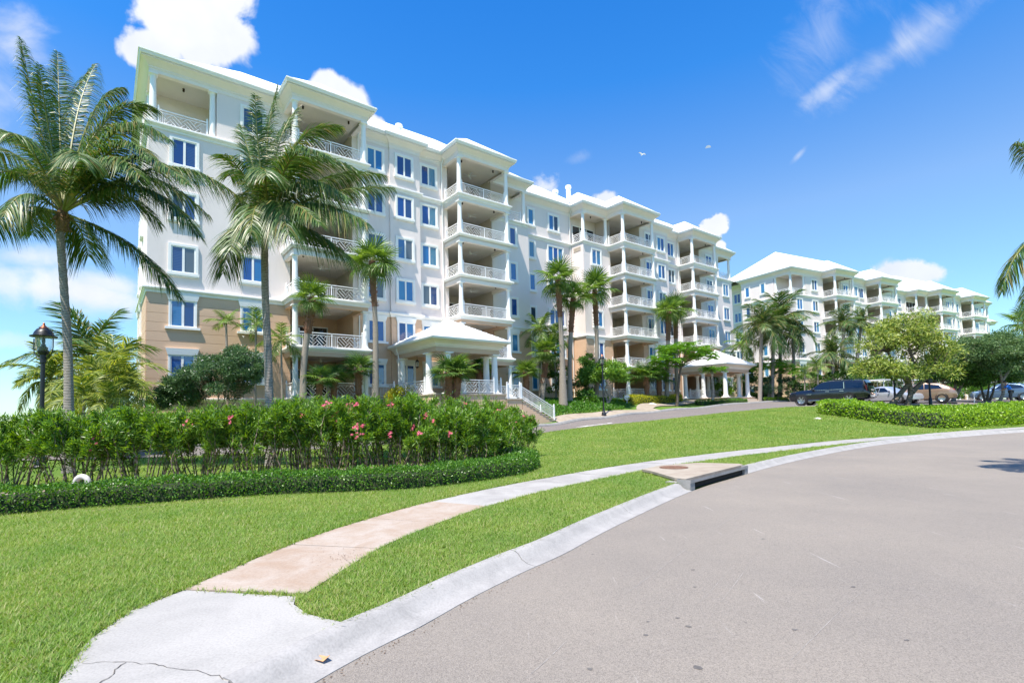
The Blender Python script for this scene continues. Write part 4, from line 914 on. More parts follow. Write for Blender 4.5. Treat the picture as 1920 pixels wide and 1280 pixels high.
def car(name, label, base, heading, st, body, wheels, R, W2, side_glass, extras, paintm, cat='car', grp=None):
    """st: rows x, z_sill, z_belt, z_top, w_sill, w_belt, w_top (half widths); x runs from nose (0) to tail"""
    root = thing(name, label, cat, base, 0, grp); L = st[-1][0]; A_ = np.array(st)
    # heading is the direction of the nose; local -x is the nose
    root.rotation_euler = (0, 0, atan2(-heading[1], -heading[0]))
    xs = np.unique(np.concatenate([A_[:, 0], np.linspace(0, L, 34)])); I = lambda x, k: np.interp(x, A_[:, 0], A_[:, k])
    rows = []
    for x in xs:
        zs, zb, zt, ws, wb, wt = [I(x, k) for k in range(1, 7)]; zm = zs+(zb-zs)*.55; wm = max(ws, wb)*1.0+.015
        half = [(ws*.86, zs), (ws, zs+.06), (wm, zm), (wb, zb), (wt+(wb-wt)*.35, zb+(zt-zb)*.65), (wt, zt-.03*(zt-zb > .1)), (wt*.72, zt+.012), (0, zt+.02)]
        rows.append([(x-L/2, y, z) for y, z in half] + [(x-L/2, -y, z) for y, z in reversed(half[:-1])])
    k = len(rows[0]); m_ = MB(); v = [p for r in rows for p in r]; f = [(i*k+j, i*k+j+1, (i+1)*k+j+1, (i+1)*k+j) for i in range(len(xs)-1) for j in range(k-1)]
    f += [(i*k+k-1, i*k, (i+1)*k, (i+1)*k+k-1) for i in range(len(xs)-1)] + [tuple(range(k)), tuple(reversed(range((len(xs)-1)*k, len(xs)*k)))]
    m_.add(v, f); m_.obj('body', paintm, root, 50)
    def ysurf(x, z):
        zb, zt, wb, wt = I(x, 2), I(x, 3), I(x, 5), I(x, 6); t = (z-zb)/max(.05, zt-zb); return wb+(wt-wb)*t if t > 0 else wb
    for poly in side_glass:
        for s in (1, -1):
            m_ = MB(); c = np.mean(poly, axis=0); v = []
            for x, z in poly: v.append((x-L/2, s*(ysurf(x, z)+.022), z))
            n = len(poly); v2 = [(a, b-s*.03, c_) for a, b, c_ in v]; m_.add(v+v2, [tuple(range(n))]+[(i, (i+1)%n, n+(i+1)%n, n+i) for i in range(n)]); m_.obj('window', 'tint_glass', root)
    t, r = wheel_meshes(R, .26)
    for x in wheels:
        for s in (1, -1):
            w = link('wheel', t, None, root, (x-L/2, s*(W2-.10), R), (s*pi/2, 0, 0)); link('rim', r, None, w)
            m_ = MB(); m_.lathe([(R*1.02,-.004),(R*1.16,-.004),(R*1.16,.004),(R*1.02,.004)], seg=26, caps=False); a_ = m_.obj('wheel_arch', 'tyre_rubber', root, 40, (x-L/2, s*(W2+.022), R)); a_.rotation_euler = (pi/2, 0, 0)
    for nm, mt, bx in extras:
        m_ = MB(); x0, x1, y0, y1, z0, z1 = bx; m_.box(x0-L/2, x1-L/2, y0, y1, z0, z1); o = m_.obj(nm, mt, root); bv = o.modifiers.new('b', 'BEVEL'); bv.width = min(x1-x0, y1-y0, z1-z0)*.3; bv.segments = 2
    return root
SUV = [(0,.42,.80,.98,.80,.86,.74),(.12,.36,.95,1.08,.92,.97,.86),(.6,.33,1.05,1.15,.97,1.0,.9),(1.45,.33,1.12,1.22,.98,1.01,.9),(1.62,.33,1.14,1.27,.98,1.01,.88),(2.45,.33,1.17,1.80,.98,1.01,.76),(3.0,.33,1.18,1.88,.98,1.01,.77),(4.6,.33,1.20,1.88,.98,1.01,.77),(5.30,.36,1.20,1.83,.97,1.0,.76),(5.52,.42,1.18,1.50,.95,.98,.80),(5.64,.46,1.0,1.10,.93,.95,.86),(5.72,.50,.85,.90,.88,.90,.84)]
def sx(s, v): return [(nm, mt, (bx[0], bx[1], bx[2], bx[3], bx[4], bx[5])) for nm, mt, bx in v]
ext = []
for s in (1, -1):
    y = lambda a, b: (min(s*a, s*b), max(s*a, s*b))
    for x in (2.75, 3.75): ext.append(('door_handle', 'chrome', (x, x+.28, *y(1.03,1.06), 1.03, 1.075)))
    ext += [('tail_light', 'tail_red', (5.42,5.56, *y(.90,.985), .92,1.42)), ('headlight', 'head_glass', (.10,.38, *y(.80,.965), .86,1.0)), ('side_mirror', 'black_paint', (1.78,1.98, *y(1.02,1.24), 1.16,1.34)), ('running_board', 'chrome', (1.5,4.0, *y(.98,1.06), .34,.40)), ('window_trim', 'chrome', (1.9,4.0, *y(1.022,1.036), 1.165,1.19)), ('window_trim', 'chrome', (4.02,4.07, *y(.86,1.005), 1.2,1.74)), ('badge_strip', 'chrome', (1.4,1.75, *y(1.028,1.036), .86,.90)), ('roof_rail', 'black_paint', (2.8,5.1, *y(.66,.70), 1.90,1.94))]
ext += [('licence_plate', 'white_paint', (5.66,5.70,-.25,.25,.98,1.12)), ('rear_window', 'tint_glass', (5.50,5.56,-.68,.68,1.28,1.62)), ('rear_bumper', 'chrome', (5.66,5.76,-.85,.85,.58,.66)), ('grille', 'chrome', (-.03,.04,-.55,.55,.62,.94))]
q = at(1560, 762, 41.5); hd = np.array([-.66, .75])
sg = [[(2.0,1.22),(3.05,1.22),(3.05,1.70),(2.5,1.70),(2.3,1.6)],[(3.1,1.22),(3.98,1.22),(3.98,1.71),(3.1,1.71)],[(4.2,1.24),(5.28,1.24),(5.2,1.66),(4.1,1.70)]]
car('black_suv', 'long black luxury four-wheel-drive car parked behind the clipped hedge', (q[0], q[1], gz(q[0], q[1])+.03), hd, SUV, None, (.98,4.35), .43, 1.0, sg, ext, 'black_paint')
SED = [(0,.30,.52,.62,.70,.74,.62),(.15,.24,.66,.74,.82,.84,.74),(.9,.20,.80,.86,.86,.88,.78),(1.25,.20,.84,.92,.87,.89,.76),(2.05,.20,.88,1.36,.87,.89,.60),(2.6,.20,.90,1.42,.87,.89,.60),(3.3,.20,.92,1.32,.87,.89,.60),(3.95,.22,.92,1.02,.86,.88,.70),(4.3,.28,.82,.94,.82,.84,.74),(4.45,.36,.66,.72,.74,.76,.70)]
CRO = [(0,.36,.62,.74,.74,.78,.66),(.15,.30,.80,.90,.86,.88,.78),(.9,.26,.94,1.0,.90,.92,.82),(1.25,.26,.98,1.06,.91,.93,.8),(2.05,.26,1.02,1.54,.91,.93,.66),(2.6,.26,1.04,1.62,.91,.93,.68),(3.5,.26,1.06,1.58,.91,.93,.68),(4.15,.28,1.06,1.28,.90,.92,.72),(4.45,.34,.94,1.06,.86,.88,.76),(4.6,.42,.74,.80,.78,.80,.74)]
def ext_for(L, zb):
    e = []
    for s in (1, -1):
        y = lambda a, b: (min(s*a, s*b), max(s*a, s*b))
        e += [('tail_light', 'tail_red', (L-.34,L-.12,*y(.62,.86),zb-.16,zb)), ('headlight', 'head_glass', (.10,.42,*y(.58,.82),zb-.34,zb-.20)), ('door_handle', 'chrome', (2.45,2.62,*y(.90,.93),zb-.1,zb-.06)), ('side_mirror', 'tyre_rubber', (1.5,1.62,*y(.90,1.04),zb+.02,zb+.14))]
    e += [('licence_plate', 'white_paint', (L-.06,L+.01,-.22,.22,.55,.66)), ('bumper', 'tyre_rubber', (L-.10,L+.02,-.6,.6,.36,.44))]
    return e
CG = 'cars parked in the court'
q = at(1668, 760, 43.5); car('silver_car', 'low silver car parked right behind the black car', (q[0], q[1], gz(q[0], q[1])+.03), np.array([.35,-.94]), SED, None, (.85,3.55), .32, .87, [[(1.65,.94),(2.45,.94),(2.45,1.30),(2.1,1.28)],[(2.5,.95),(3.5,.97),(3.2,1.24),(2.5,1.32)]], ext_for(4.45,.88), 'silver_paint', grp=CG)
q = at(1728, 760, 43); car('bronze_car', 'bronze crossover car parked behind the tree trunks', (q[0], q[1], gz(q[0], q[1])+.03), np.array([-.75,.66]), CRO, None, (.88,3.65), .36, .91, [[(1.7,1.08),(2.55,1.1),(2.55,1.5),(2.15,1.48)],[(2.6,1.1),(3.7,1.12),(3.5,1.42),(2.6,1.52)]], ext_for(4.6,1.04), 'bronze_paint', grp=CG)
q = at(1880, 757, 49); car('blue_grey_car', 'blue-grey car at the far right beside the person in blue', (q[0], q[1], gz(q[0], q[1])+.03), np.array([-.80,.60]), CRO, None, (.88,3.65), .36, .91, [[(1.7,1.08),(2.55,1.1),(2.55,1.5),(2.15,1.48)],[(2.6,1.1),(3.7,1.12),(3.5,1.42),(2.6,1.52)]], ext_for(4.6,1.04), 'blue_paint', grp=CG)
# open shuttle carts with flat white roofs
def shuttle(px, Y, label, L=5.2):
    q = at(px, 755, Y); r = thing('shuttle_cart', label, 'cart', (q[0], q[1], gz(q[0], q[1])+.03), .45, 'white roofed shuttle carts')
    m_ = MB(); m_.box(-L/2, L/2, -.85, .85, 2.02, 2.14); o = m_.obj('roof', 'white_paint', r); b = o.modifiers.new('b', 'BEVEL'); b.width = .05; b.segments = 3
    for x in (-L/2+.3, -L/6, L/6, L/2-.3):
        for y in (-.75, .75): m_ = MB(); m_.tube([(x,y,.75),(x*.99,y*.95,2.02)], .03, 6); m_.obj('post', 'white_paint', r, 60)
    m_ = MB(); m_.box(-L/2+.1, L/2-.1, -.78, .78, .35, .72); o = m_.obj('body', 'white_paint', r); b = o.modifiers.new('b', 'BEVEL'); b.width = .12; b.segments = 3
    for x in np.arange(-L/2+.9, L/2-.5, .95):
        m_ = MB(); m_.box(x, x+.5, -.68, .68, .72, .90); m_.box(x+.42, x+.54, -.68, .68, .9, 1.35); m_.obj('seat', 'seat_dark', r)
    t, rm = wheel_meshes(.26, .2)
    for x in (-L/2+.8, L/2-.8):
        for s in (1, -1): w = link('wheel', t, None, r, (x, s*.72, .26), (s*pi/2, 0, 0)); link('rim', rm, None, w)
shuttle(1672, 52, 'white roofed open shuttle cart behind the silver car', 5.6); shuttle(1738, 54, 'white roofed open shuttle cart behind the bronze car', 4.2)

# person leaning by the blue-grey car
def person():
    q = at(1897, 756, 41.0); r = thing('person', 'person in a bright blue shirt and dark trousers leaning forward by the car', 'person', (q[0], q[1], gz(q[0], q[1])+.02), 2.6)
    simple('skin', (.36, .20, .13), .5, .05, 5); simple('shirt_blue', (.02, .16, .62), .8, .08, 6); simple('trousers_dark', (.03, .035, .045), .8, .1, 6); simple('hair_dark', (.02, .015, .012), .7, .2, 9)
    def skin(name, verts, edges, rad, mat, root=0, sub=2):
        me = bpy.data.meshes.new(name); me.from_pydata(verts, edges, []); o = link(name, me, mat, r); s = o.modifiers.new('skin', 'SKIN')
        for i, rr in enumerate(rad): me.skin_vertices[0].data[i].radius = rr
        me.skin_vertices[0].data[root].use_root = True
        s.use_smooth_shade = True; m = o.modifiers.new('sub', 'SUBSURF'); m.levels = sub; m.render_levels = sub; return o
    # facing +x, bent forward about 25 degrees
    V = [(0,0,.95),(.10,0,1.18),(.22,0,1.40),(.27,0,1.50),(.32,0,1.58),(.35,0,1.68),(0,.11,.88),(.03,.12,.48),(-.02,.12,.08),(.14,.13,.04),(0,-.11,.88),(.06,-.12,.48),(-.06,-.12,.08),(.10,-.13,.04),(.20,.20,1.38),(.32,.25,1.12),(.52,.20,1.0),(.62,.18,.99),(.20,-.20,1.38),(.34,-.25,1.12),(.55,-.18,1.04),(.65,-.16,1.03)]
    E_ = [(0,1),(1,2),(2,3),(3,4),(4,5),(0,6),(6,7),(7,8),(8,9),(0,10),(10,11),(11,12),(12,13),(2,14),(14,15),(15,16),(16,17),(2,18),(18,19),(19,20),(20,21)]
    R_ = [(.14,.12),(.13,.11),(.14,.12),(.055,.055),(.08,.09),(.075,.085)]+[(.09,.09),(.06,.06),(.042,.042),(.035,.03)]*2+[(.06,.06),(.045,.045),(.03,.03),(.028,.035)]*2
    skin('body', V, E_, R_, 'skin')
    skin('shirt', [V[0], V[1], V[2], V[14], (.30,.24,1.17), V[18], (.32,-.24,1.17)], [(0,1),(1,2),(2,3),(3,4),(2,5),(5,6)], [(.165,.145),(.16,.14),(.165,.14),(.085,.085),(.07,.07),(.085,.085),(.07,.07)], 'shirt_blue')
    skin('trousers', [V[0], V[6], V[7], V[8], V[10], V[11], V[12]], [(0,1),(1,2),(2,3),(0,4),(4,5),(5,6)], [(.15,.135),(.105,.105),(.078,.078),(.062,.062)]+[(.105,.105),(.078,.078),(.062,.062)], 'trousers_dark')
    m_ = MB(); m_.lathe([(.093,0),(.10,.05),(.08,.10),(.03,.13)], (.335,0,1.63), 14); h = m_.obj('hair', 'hair_dark', r, 60)
    m_ = MB(); m_.lathe([(.018,0),(.02,.02),(.006,.045)], (.428,0,1.60), 8); m_.obj('nose', 'skin', r, 60)
person()

# gull over the roofs and the day moon
def bird():
    q = at(1204, 290, 70); r = thing('bird', 'small white seabird gliding in the blue sky', 'bird', q, .5)
    simple('feather', (.7, .7, .7), .8, .1, 6); simple('feather_dark', (.08, .08, .09), .8, .1, 6)
    m_ = MB(); m_.lathe([(.004,-.28),(.05,-.2),(.085,-.02),(.075,.1),(.045,.2),(.05,.25),(.03,.3),(.004,.34)], seg=10); o = m_.obj('body', 'feather', r, 60); o.rotation_euler = (pi/2, 0, 0)
    for s in (1, -1):
        m_ = MB(); v = []
        for t_, zz, ch in ((.05,0,.11),(.35,.16,.10),(.62,.13,.05)):
            for y in (ch, -ch):
                for dz in (.008, -.008): v.append((s*t_, y-.03, zz+dz))
        f = []
        for i in range(2): b = i*4; f += [(b,b+2,b+6,b+4),(b+1,b+5,b+7,b+3),(b,b+4,b+5,b+1),(b+2,b+3,b+7,b+6)]
        f += [(8,9,11,10)]; m_.add(v, f); m_.obj('wing', 'feather', r)
        m_ = MB(); m_.add([(s*.6,.04,.13),(s*.6,-.06,.13),(s*.72,-.06,.11),(s*.6,.04,.12),(s*.6,-.06,.12),(s*.72,-.06,.10)], [(0,1,2),(5,4,3),(0,2,5,3),(1,4,5,2),(0,3,4,1)]); m_.obj('wing_tip', 'feather_dark', r)
    m_ = MB(); m_.add([(-.05,-.26,.0),(.05,-.26,0),(.08,-.42,.01),(-.08,-.42,.01),(-.05,-.26,-.01),(.05,-.26,-.01),(.08,-.42,0),(-.08,-.42,0)], [(0,1,2,3),(7,6,5,4),(0,4,5,1),(1,5,6,2),(2,6,7,3),(3,7,4,0)]); m_.obj('tail', 'feather', r)
bird()
def moon():
    # the lit part of the moon: a lens between the limb and the terminator
    m_ = MB(); R_ = 30; n = 20; v = []; f = []; c = at(1328, 278, 5600); fx = unit3(c-C0); ry = unit3(np.cross(fx, (0, 0, 1))); uz = np.cross(ry, fx)
    for i in range(n+1):
        a = pi*i/n
        for k, q in enumerate((1., .55, .1)): w = -fx*R_*.5*(1-q)*sin(a)+(ry*cos(a)+uz*sin(a)*q)*R_; v.append(tuple(w))
    for i in range(n):
        for k in range(2): b = i*3+k; f.append((b, b+1, b+4, b+3))
    m_.add(v, f); simple('moon_rock', (.30, .36, .43), .95, .12, .06); o = m_.obj('moon', 'moon_rock', None, 60, c); tag(o, 'pale half moon in the daytime sky over the far block', 'moon', kind='structure')
unit3 = lambda v: np.asarray(v, float)/np.linalg.norm(v)
moon()

# end of a third block beyond the second
def third():
    q = at(1862, 745, 150); r = thing('apartment_building', 'sliver of a third white block beyond the end of the second', 'building', (q[0]-2, q[1], 0), pi/2-YAW_B, 'white apartment blocks along the drive')
    top = at(1870, 603, 150)[2]; zz = [top-.9-3.4*k for k in range(6)]
    m_ = MB(); m_.box(-14, 0, 0, 12, 0, top-.4); m_.obj('wall', 'stucco_white', r)
    m_ = MB(); m_.sweep([(-14,0),(0,0),(0,-2.0),(3.6,-2.0),(3.6,12)], [(0,top-.95),(.03,top-.6),(.2,top-.4),(.5,top-.3),(.55,top-.1),(.55,top),(-.3,top+.05),(-.3,top-.95)], ring=True); m_.obj('cornice', 'trim_cream', r, 35)
    m_ = MB(); hip(m_, -14, 4.1, -12, 2.4, top, .6); m_.obj('roof', 'roof_white', r, fix=False)
    for z in zz[1:]:
        m_ = MB(); m_.box(0.01, 3.6, -2.0, 6, z-2.7, z-2.4); b = m_.obj('balcony', 'trim_white', r)
        for x in (.3, 3.3): link('column', column_mesh(2.75), None, b, (x, -1.75, z-2.4))
        link('railing', rail(2.5), None, b, (.55, -1.75, z-2.4))
third()
# ------------------------------------------------------------------ plants
def leaf_mat(name, dark, light, trans=.35, rough=.5, gloss=.25, dry=None, patch=False):
    mt = bpy.data.materials.new(name); mt.use_nodes = True; MAT[name] = mt; nt = mt.node_tree; N = nt.nodes; L = nt.links; N.clear()
    out = N.new('ShaderNodeOutputMaterial'); g = N.new('ShaderNodeNewGeometry')
    cr = N.new('ShaderNodeValToRGB'); L.new(g.outputs['Random Per Island'], cr.inputs[0]); e = cr.color_ramp.elements
    e[0].position = .1; e[0].color = (*dark, 1); e[1].position = .85; e[1].color = (*light, 1)
    if dry: x = e.new(.97); x.color = (*dry, 1); e[1].position = .8
    di = N.new('ShaderNodeBsdfDiffuse'); tr = N.new('ShaderNodeBsdfTranslucent'); gl = N.new('ShaderNodeBsdfGlossy'); gl.inputs['Roughness'].default_value = rough
    col = cr.outputs[0]
    if patch:
        n1 = N.new('ShaderNodeTexNoise'); n1.inputs['Scale'].default_value = .7; n1.inputs['Detail'].default_value = 6; n1.inputs['Roughness'].default_value = .65; L.new(g.outputs['Position'], n1.inputs['Vector'])
        c2 = N.new('ShaderNodeValToRGB'); L.new(n1.outputs['Fac'], c2.inputs[0]); e2 = c2.color_ramp.elements; e2[0].position = .33; e2[0].color = (.62, .80, .62, 1); e2[1].position = .68; e2[1].color = (1.0, .98, .92, 1)
        x2 = e2.new(.82); x2.color = (1.0, .88, .62, 1)
        mm = N.new('ShaderNodeMixRGB'); mm.blend_type = 'MULTIPLY'; mm.inputs[0].default_value = 1; L.new(col, mm.inputs[1]); L.new(c2.outputs[0], mm.inputs[2]); col = mm.outputs[0]
    L.new(col, di.inputs['Color'])
    hs = N.new('ShaderNodeHueSaturation'); hs.inputs['Hue'].default_value = .485; hs.inputs['Saturation'].default_value = 1.15; hs.inputs['Value'].default_value = 1.5; L.new(col, hs.inputs['Color']); L.new(hs.outputs[0], tr.inputs['Color'])
    m1 = N.new('ShaderNodeMixShader'); m1.inputs[0].default_value = trans; L.new(di.outputs[0], m1.inputs[1]); L.new(tr.outputs[0], m1.inputs[2])
    lw = N.new('ShaderNodeLayerWeight'); lw.inputs['Blend'].default_value = .25; mu = N.new('ShaderNodeMath'); mu.operation = 'MULTIPLY_ADD'; mu.inputs[1].default_value = gloss*.22; mu.inputs[2].default_value = gloss*.07; L.new(lw.outputs['Facing'], mu.inputs[0])
    m2 = N.new('ShaderNodeMixShader'); L.new(mu.outputs[0], m2.inputs[0]); L.new(m1.outputs[0], m2.inputs[1]); L.new(gl.outputs[0], m2.inputs[2]); L.new(m2.outputs[0], out.inputs[0])
leaf_mat('coco_leaf', (.028, .08, .014), (.105, .20, .036), .3, .4, .5, (.30, .24, .08))
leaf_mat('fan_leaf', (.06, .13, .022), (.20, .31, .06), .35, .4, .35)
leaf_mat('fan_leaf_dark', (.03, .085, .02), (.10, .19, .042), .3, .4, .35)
leaf_mat('oleander_leaf', (.05, .145, .016), (.22, .385, .042), .4, .42, .35)
leaf_mat('shrub_leaf', (.035, .09, .034), (.13, .23, .09), .3, .4, .4)
leaf_mat('hedge_leaf', (.035, .12, .012), (.14, .30, .028), .3, .38, .4)
leaf_mat('bright_hedge_leaf', (.10, .24, .015), (.36, .55, .04), .35, .38, .35)
leaf_mat('gold_hedge_leaf', (.20, .26, .015), (.55, .52, .04), .35, .4, .3)
leaf_mat('poinciana_leaf', (.05, .16, .016), (.18, .38, .03), .4, .5, .2)
leaf_mat('plumeria_leaf', (.07, .18, .022), (.25, .42, .07), .35, .4, .35)
leaf_mat('yellow_tree_leaf', (.09, .17, .02), (.42, .48, .12), .35, .45, .25)
leaf_mat('dark_tree_leaf', (.03, .09, .016), (.12, .25, .045), .35, .42, .3)
leaf_mat('grey_tree_leaf', (.065, .135, .045), (.19, .29, .115), .35, .45, .25)
leaf_mat('areca_leaf', (.07, .14, .02), (.32, .36, .07), .4, .4, .3)
leaf_mat('cover_leaf', (.03, .11, .014), (.12, .28, .03), .3, .4, .3)
leaf_mat('grass_blade', (.075, .17, .02), (.35, .47, .105), .42, .5, .2, (.50, .46, .22), patch=True)
leaf_mat('oleander_flower', (.62, .10, .15), (.80, .28, .34), .3, .6, .05)
leaf_mat('white_flower', (.75, .72, .62), (.85, .84, .78), .3, .6, .05)
simple('frond_rib', (.20, .21, .05), .5, .2, 6)
simple('frond_rib_yellow', (.36, .27, .08), .5, .2, 6)
simple('fibre_brown', (.20, .12, .06), .9, .4, 18, .6, 40)
def bark_mat(name, c1, c2, ring=9., tilt=(1, 1, 1)):
    mt, nt, N, L, b = new_mat(name); b.inputs['Roughness'].default_value = .9; b.inputs['Specular IOR Level'].default_value = .2
    tc = N.new('ShaderNodeTexCoord'); wv = N.new('ShaderNodeTexWave'); wv.bands_direction = 'Z'; wv.inputs['Scale'].default_value = ring; wv.inputs['Distortion'].default_value = 3.5; wv.inputs['Detail'].default_value = 3; wv.inputs['Detail Scale'].default_value = 2; L.new(tc.outputs['Object'], wv.inputs['Vector'])
    no = N.new('ShaderNodeTexNoise'); no.inputs['Scale'].default_value = 14; no.inputs['Detail'].default_value = 7; no.inputs['Roughness'].default_value = .7; L.new(tc.outputs['Object'], no.inputs['Vector'])
    mx = N.new('ShaderNodeMath'); mx.operation = 'MULTIPLY_ADD'; L.new(wv.outputs['Fac'], mx.inputs[0]); mx.inputs[1].default_value = .45; sc = N.new('ShaderNodeMath'); sc.operation = 'MULTIPLY'; sc.inputs[1].default_value = .55; L.new(no.outputs['Fac'], sc.inputs[0]); L.new(sc.outputs[0], mx.inputs[2])
    cr = N.new('ShaderNodeValToRGB'); L.new(mx.outputs[0], cr.inputs[0]); e = cr.color_ramp.elements; e[0].position = .25; e[0].color = (*c1, 1); e[1].position = .7; e[1].color = (*c2, 1); L.new(cr.outputs[0], b.inputs['Base Color'])
    bp = N.new('ShaderNodeBump'); bp.inputs['Strength'].default_value = .8; bp.inputs['Distance'].default_value = .02; L.new(mx.outputs[0], bp.inputs['Height']); L.new(bp.outputs[0], b.inputs['Normal'])
bark_mat('coco_bark', (.13, .11, .09), (.42, .37, .32), 7)
bark_mat('fan_bark', (.16, .13, .10), (.40, .35, .29), 5)
bark_mat('boot_bark', (.09, .042, .022), (.33, .17, .10), 6)
bark_mat('tree_bark', (.07, .055, .045), (.20, .165, .13), 2)
bark_mat('pale_bark', (.16, .135, .11), (.36, .31, .26), 2)
bark_mat('twig_bark', (.10, .075, .05), (.30, .24, .17), 2)

def unit(v): return v/np.maximum(np.linalg.norm(v, axis=-1, keepdims=True), 1e-9)
def leaves(pos, direc, L, Wd, mat, name, curl=.0, mid=.42):
    """one mesh of pointed leaves: arrays of base points, directions, lengths, widths"""
    n = len(pos); pos = np.asarray(pos, float); direc = unit(np.asarray(direc, float)); L = np.broadcast_to(np.asarray(L, float), (n,))[:, None]; Wd = np.broadcast_to(np.asarray(Wd, float), (n,))[:, None]
    r = rng.normal(size=(n, 3)); side = unit(np.cross(direc, r)); nor = np.cross(side, direc)
    m1 = pos + direc*L*mid + nor*L*curl*.3
    tip = pos + direc*L - nor*L*curl
    v = np.stack([pos, m1+side*Wd/2, tip, m1-side*Wd/2], 1).reshape(-1, 3); f = np.arange(4*n).reshape(n, 4)
    return raw_mesh(name, v, f, mat)
def rdir(n, up_bias=0.): d = rng.normal(size=(n, 3)); d = unit(d); d[:, 2] += up_bias; return unit(d)

def strips(segs, mat, name):
    """segs: list of (points (k,3), halfwidth vectors (k,3)) ribbons of equal k"""
    P = np.array([s[0] for s in segs]); Wv = np.array([s[1] for s in segs]); n, k, _ = P.shape
    v = np.stack([P-Wv, P+Wv], 2).reshape(-1, 3); b = (np.arange(n)*k*2)[:, None]
    f = [np.stack([b+2*i, b+2*i+1, b+2*i+3, b+2*i+2], -1).reshape(-1, 4) for i in range(k-1)]
    return raw_mesh(name, v, np.concatenate(f), mat)
def bez(p0, p1, p2, p3, t): t = t[:, None]; return p0*(1-t)**3 + 3*p1*t*(1-t)**2 + 3*p2*t*t*(1-t) + p3*t**3
def frond_ribbons(P, nl, ll, droop, width=.022, start=.12, twist=None, fwd=.75, wind=np.zeros(3)):
    """feather leaflets along a rib polyline P (m,3)"""
    m = len(P); s = np.linspace(0, 1, m); segs = []
    T = unit(np.gradient(P, axis=0)); upv = np.array([0, 0, 1.])
    S = unit(np.cross(T, upv)+1e-6); Nn = np.cross(S, T)
    for i in range(nl):
        t = start + (1-start)*(i+.5)/nl; p = np.array([np.interp(t, s, P[:, k]) for k in range(3)]); tt = unit(np.array([np.interp(t, s, T[:, k]) for k in range(3)])); sd = unit(np.array([np.interp(t, s, S[:, k]) for k in range(3)])); nn = np.cross(sd, tt)
        env = min(1, 1.2*sin(pi*min(1, .18+t*.80))**.8+.12); l = ll*env*rng.uniform(.85, 1.1)
        for q in (-1, 1):
            d = unit(sd*q*rng.uniform(.75, 1.05) + tt*fwd*(.7+.6*t) + nn*rng.uniform(.05, .35) + wind)
            dr = droop*rng.uniform(.7, 1.4); k = np.array([0, .33, .68, 1.])
            pts = p + d*(l*k)[:, None] + np.array([0, 0, -1.])*(dr*l*k**2)[:, None] + rng.normal(size=3)*.01
            wd = unit(np.cross(d, rng.normal(size=3)*.35+nn)); wv = wd*(width*np.array([.55, 1, .75, .06]))[:, None]
            segs.append((pts, wv))
    return segs
def feather_frond(P, name, parent, nl=64, ll=.75, droop=.5, width=.02, mat='coco_leaf', rib='frond_rib', r0=.035, wind=np.zeros(3), origin=np.zeros(3)):
    P = P - origin
    me = strips(frond_ribbons(P, nl, ll, droop, width, wind=wind), mat, name); o = link(name, me, None, parent)
    m_ = MB(); m = len(P); m_.tube(list(P), [r0*(1-i/(m-1))**.8+.004 for i in range(m)], 5); m_.obj('rib', rib, o, 60, fix=False)
    return o
def palm_trunk(name, pts, radii, mat, parent, rings=None):
    """ringed trunk: radius pulses along the stem"""
    P = resample3(pts, rings or 46); n = len(P); R0 = np.interp(np.linspace(0, 1, n), np.linspace(0, 1, len(radii)), radii)
    m_ = MB(); m_.tube(P, [float(R0[i]*(1+.05*(1 if i % 2 else -1)*rng.uniform(.3, 1))) for i in range(n)], 14); return m_.obj(name, mat, parent, 70, fix=False)
def resample3(path, n):
    P = np.array(path, float); P = P if len(P) > 3 else P; s = np.concatenate([[0], np.cumsum(np.linalg.norm(np.diff(P, axis=0), axis=1))]); t = np.linspace(0, s[-1], n)
    return np.stack([np.interp(t, s, P[:, k]) for k in range(3)], 1)
def smooth3(P, n=8):
    P = [np.array(p, float) for p in P]; out = []
    for i in range(len(P)-1):
        p0, p1, p2, p3 = P[max(i-1, 0)], P[i], P[i+1], P[min(i+2, len(P)-1)]
        for k in range(n): t = k/n; out.append(.5*((2*p1)+(p2-p0)*t+(2*p0-5*p1+4*p2-p3)*t*t+(3*p1-p0-3*p2+p3)*t**3))
    out.append(P[-1]); return np.array(out)

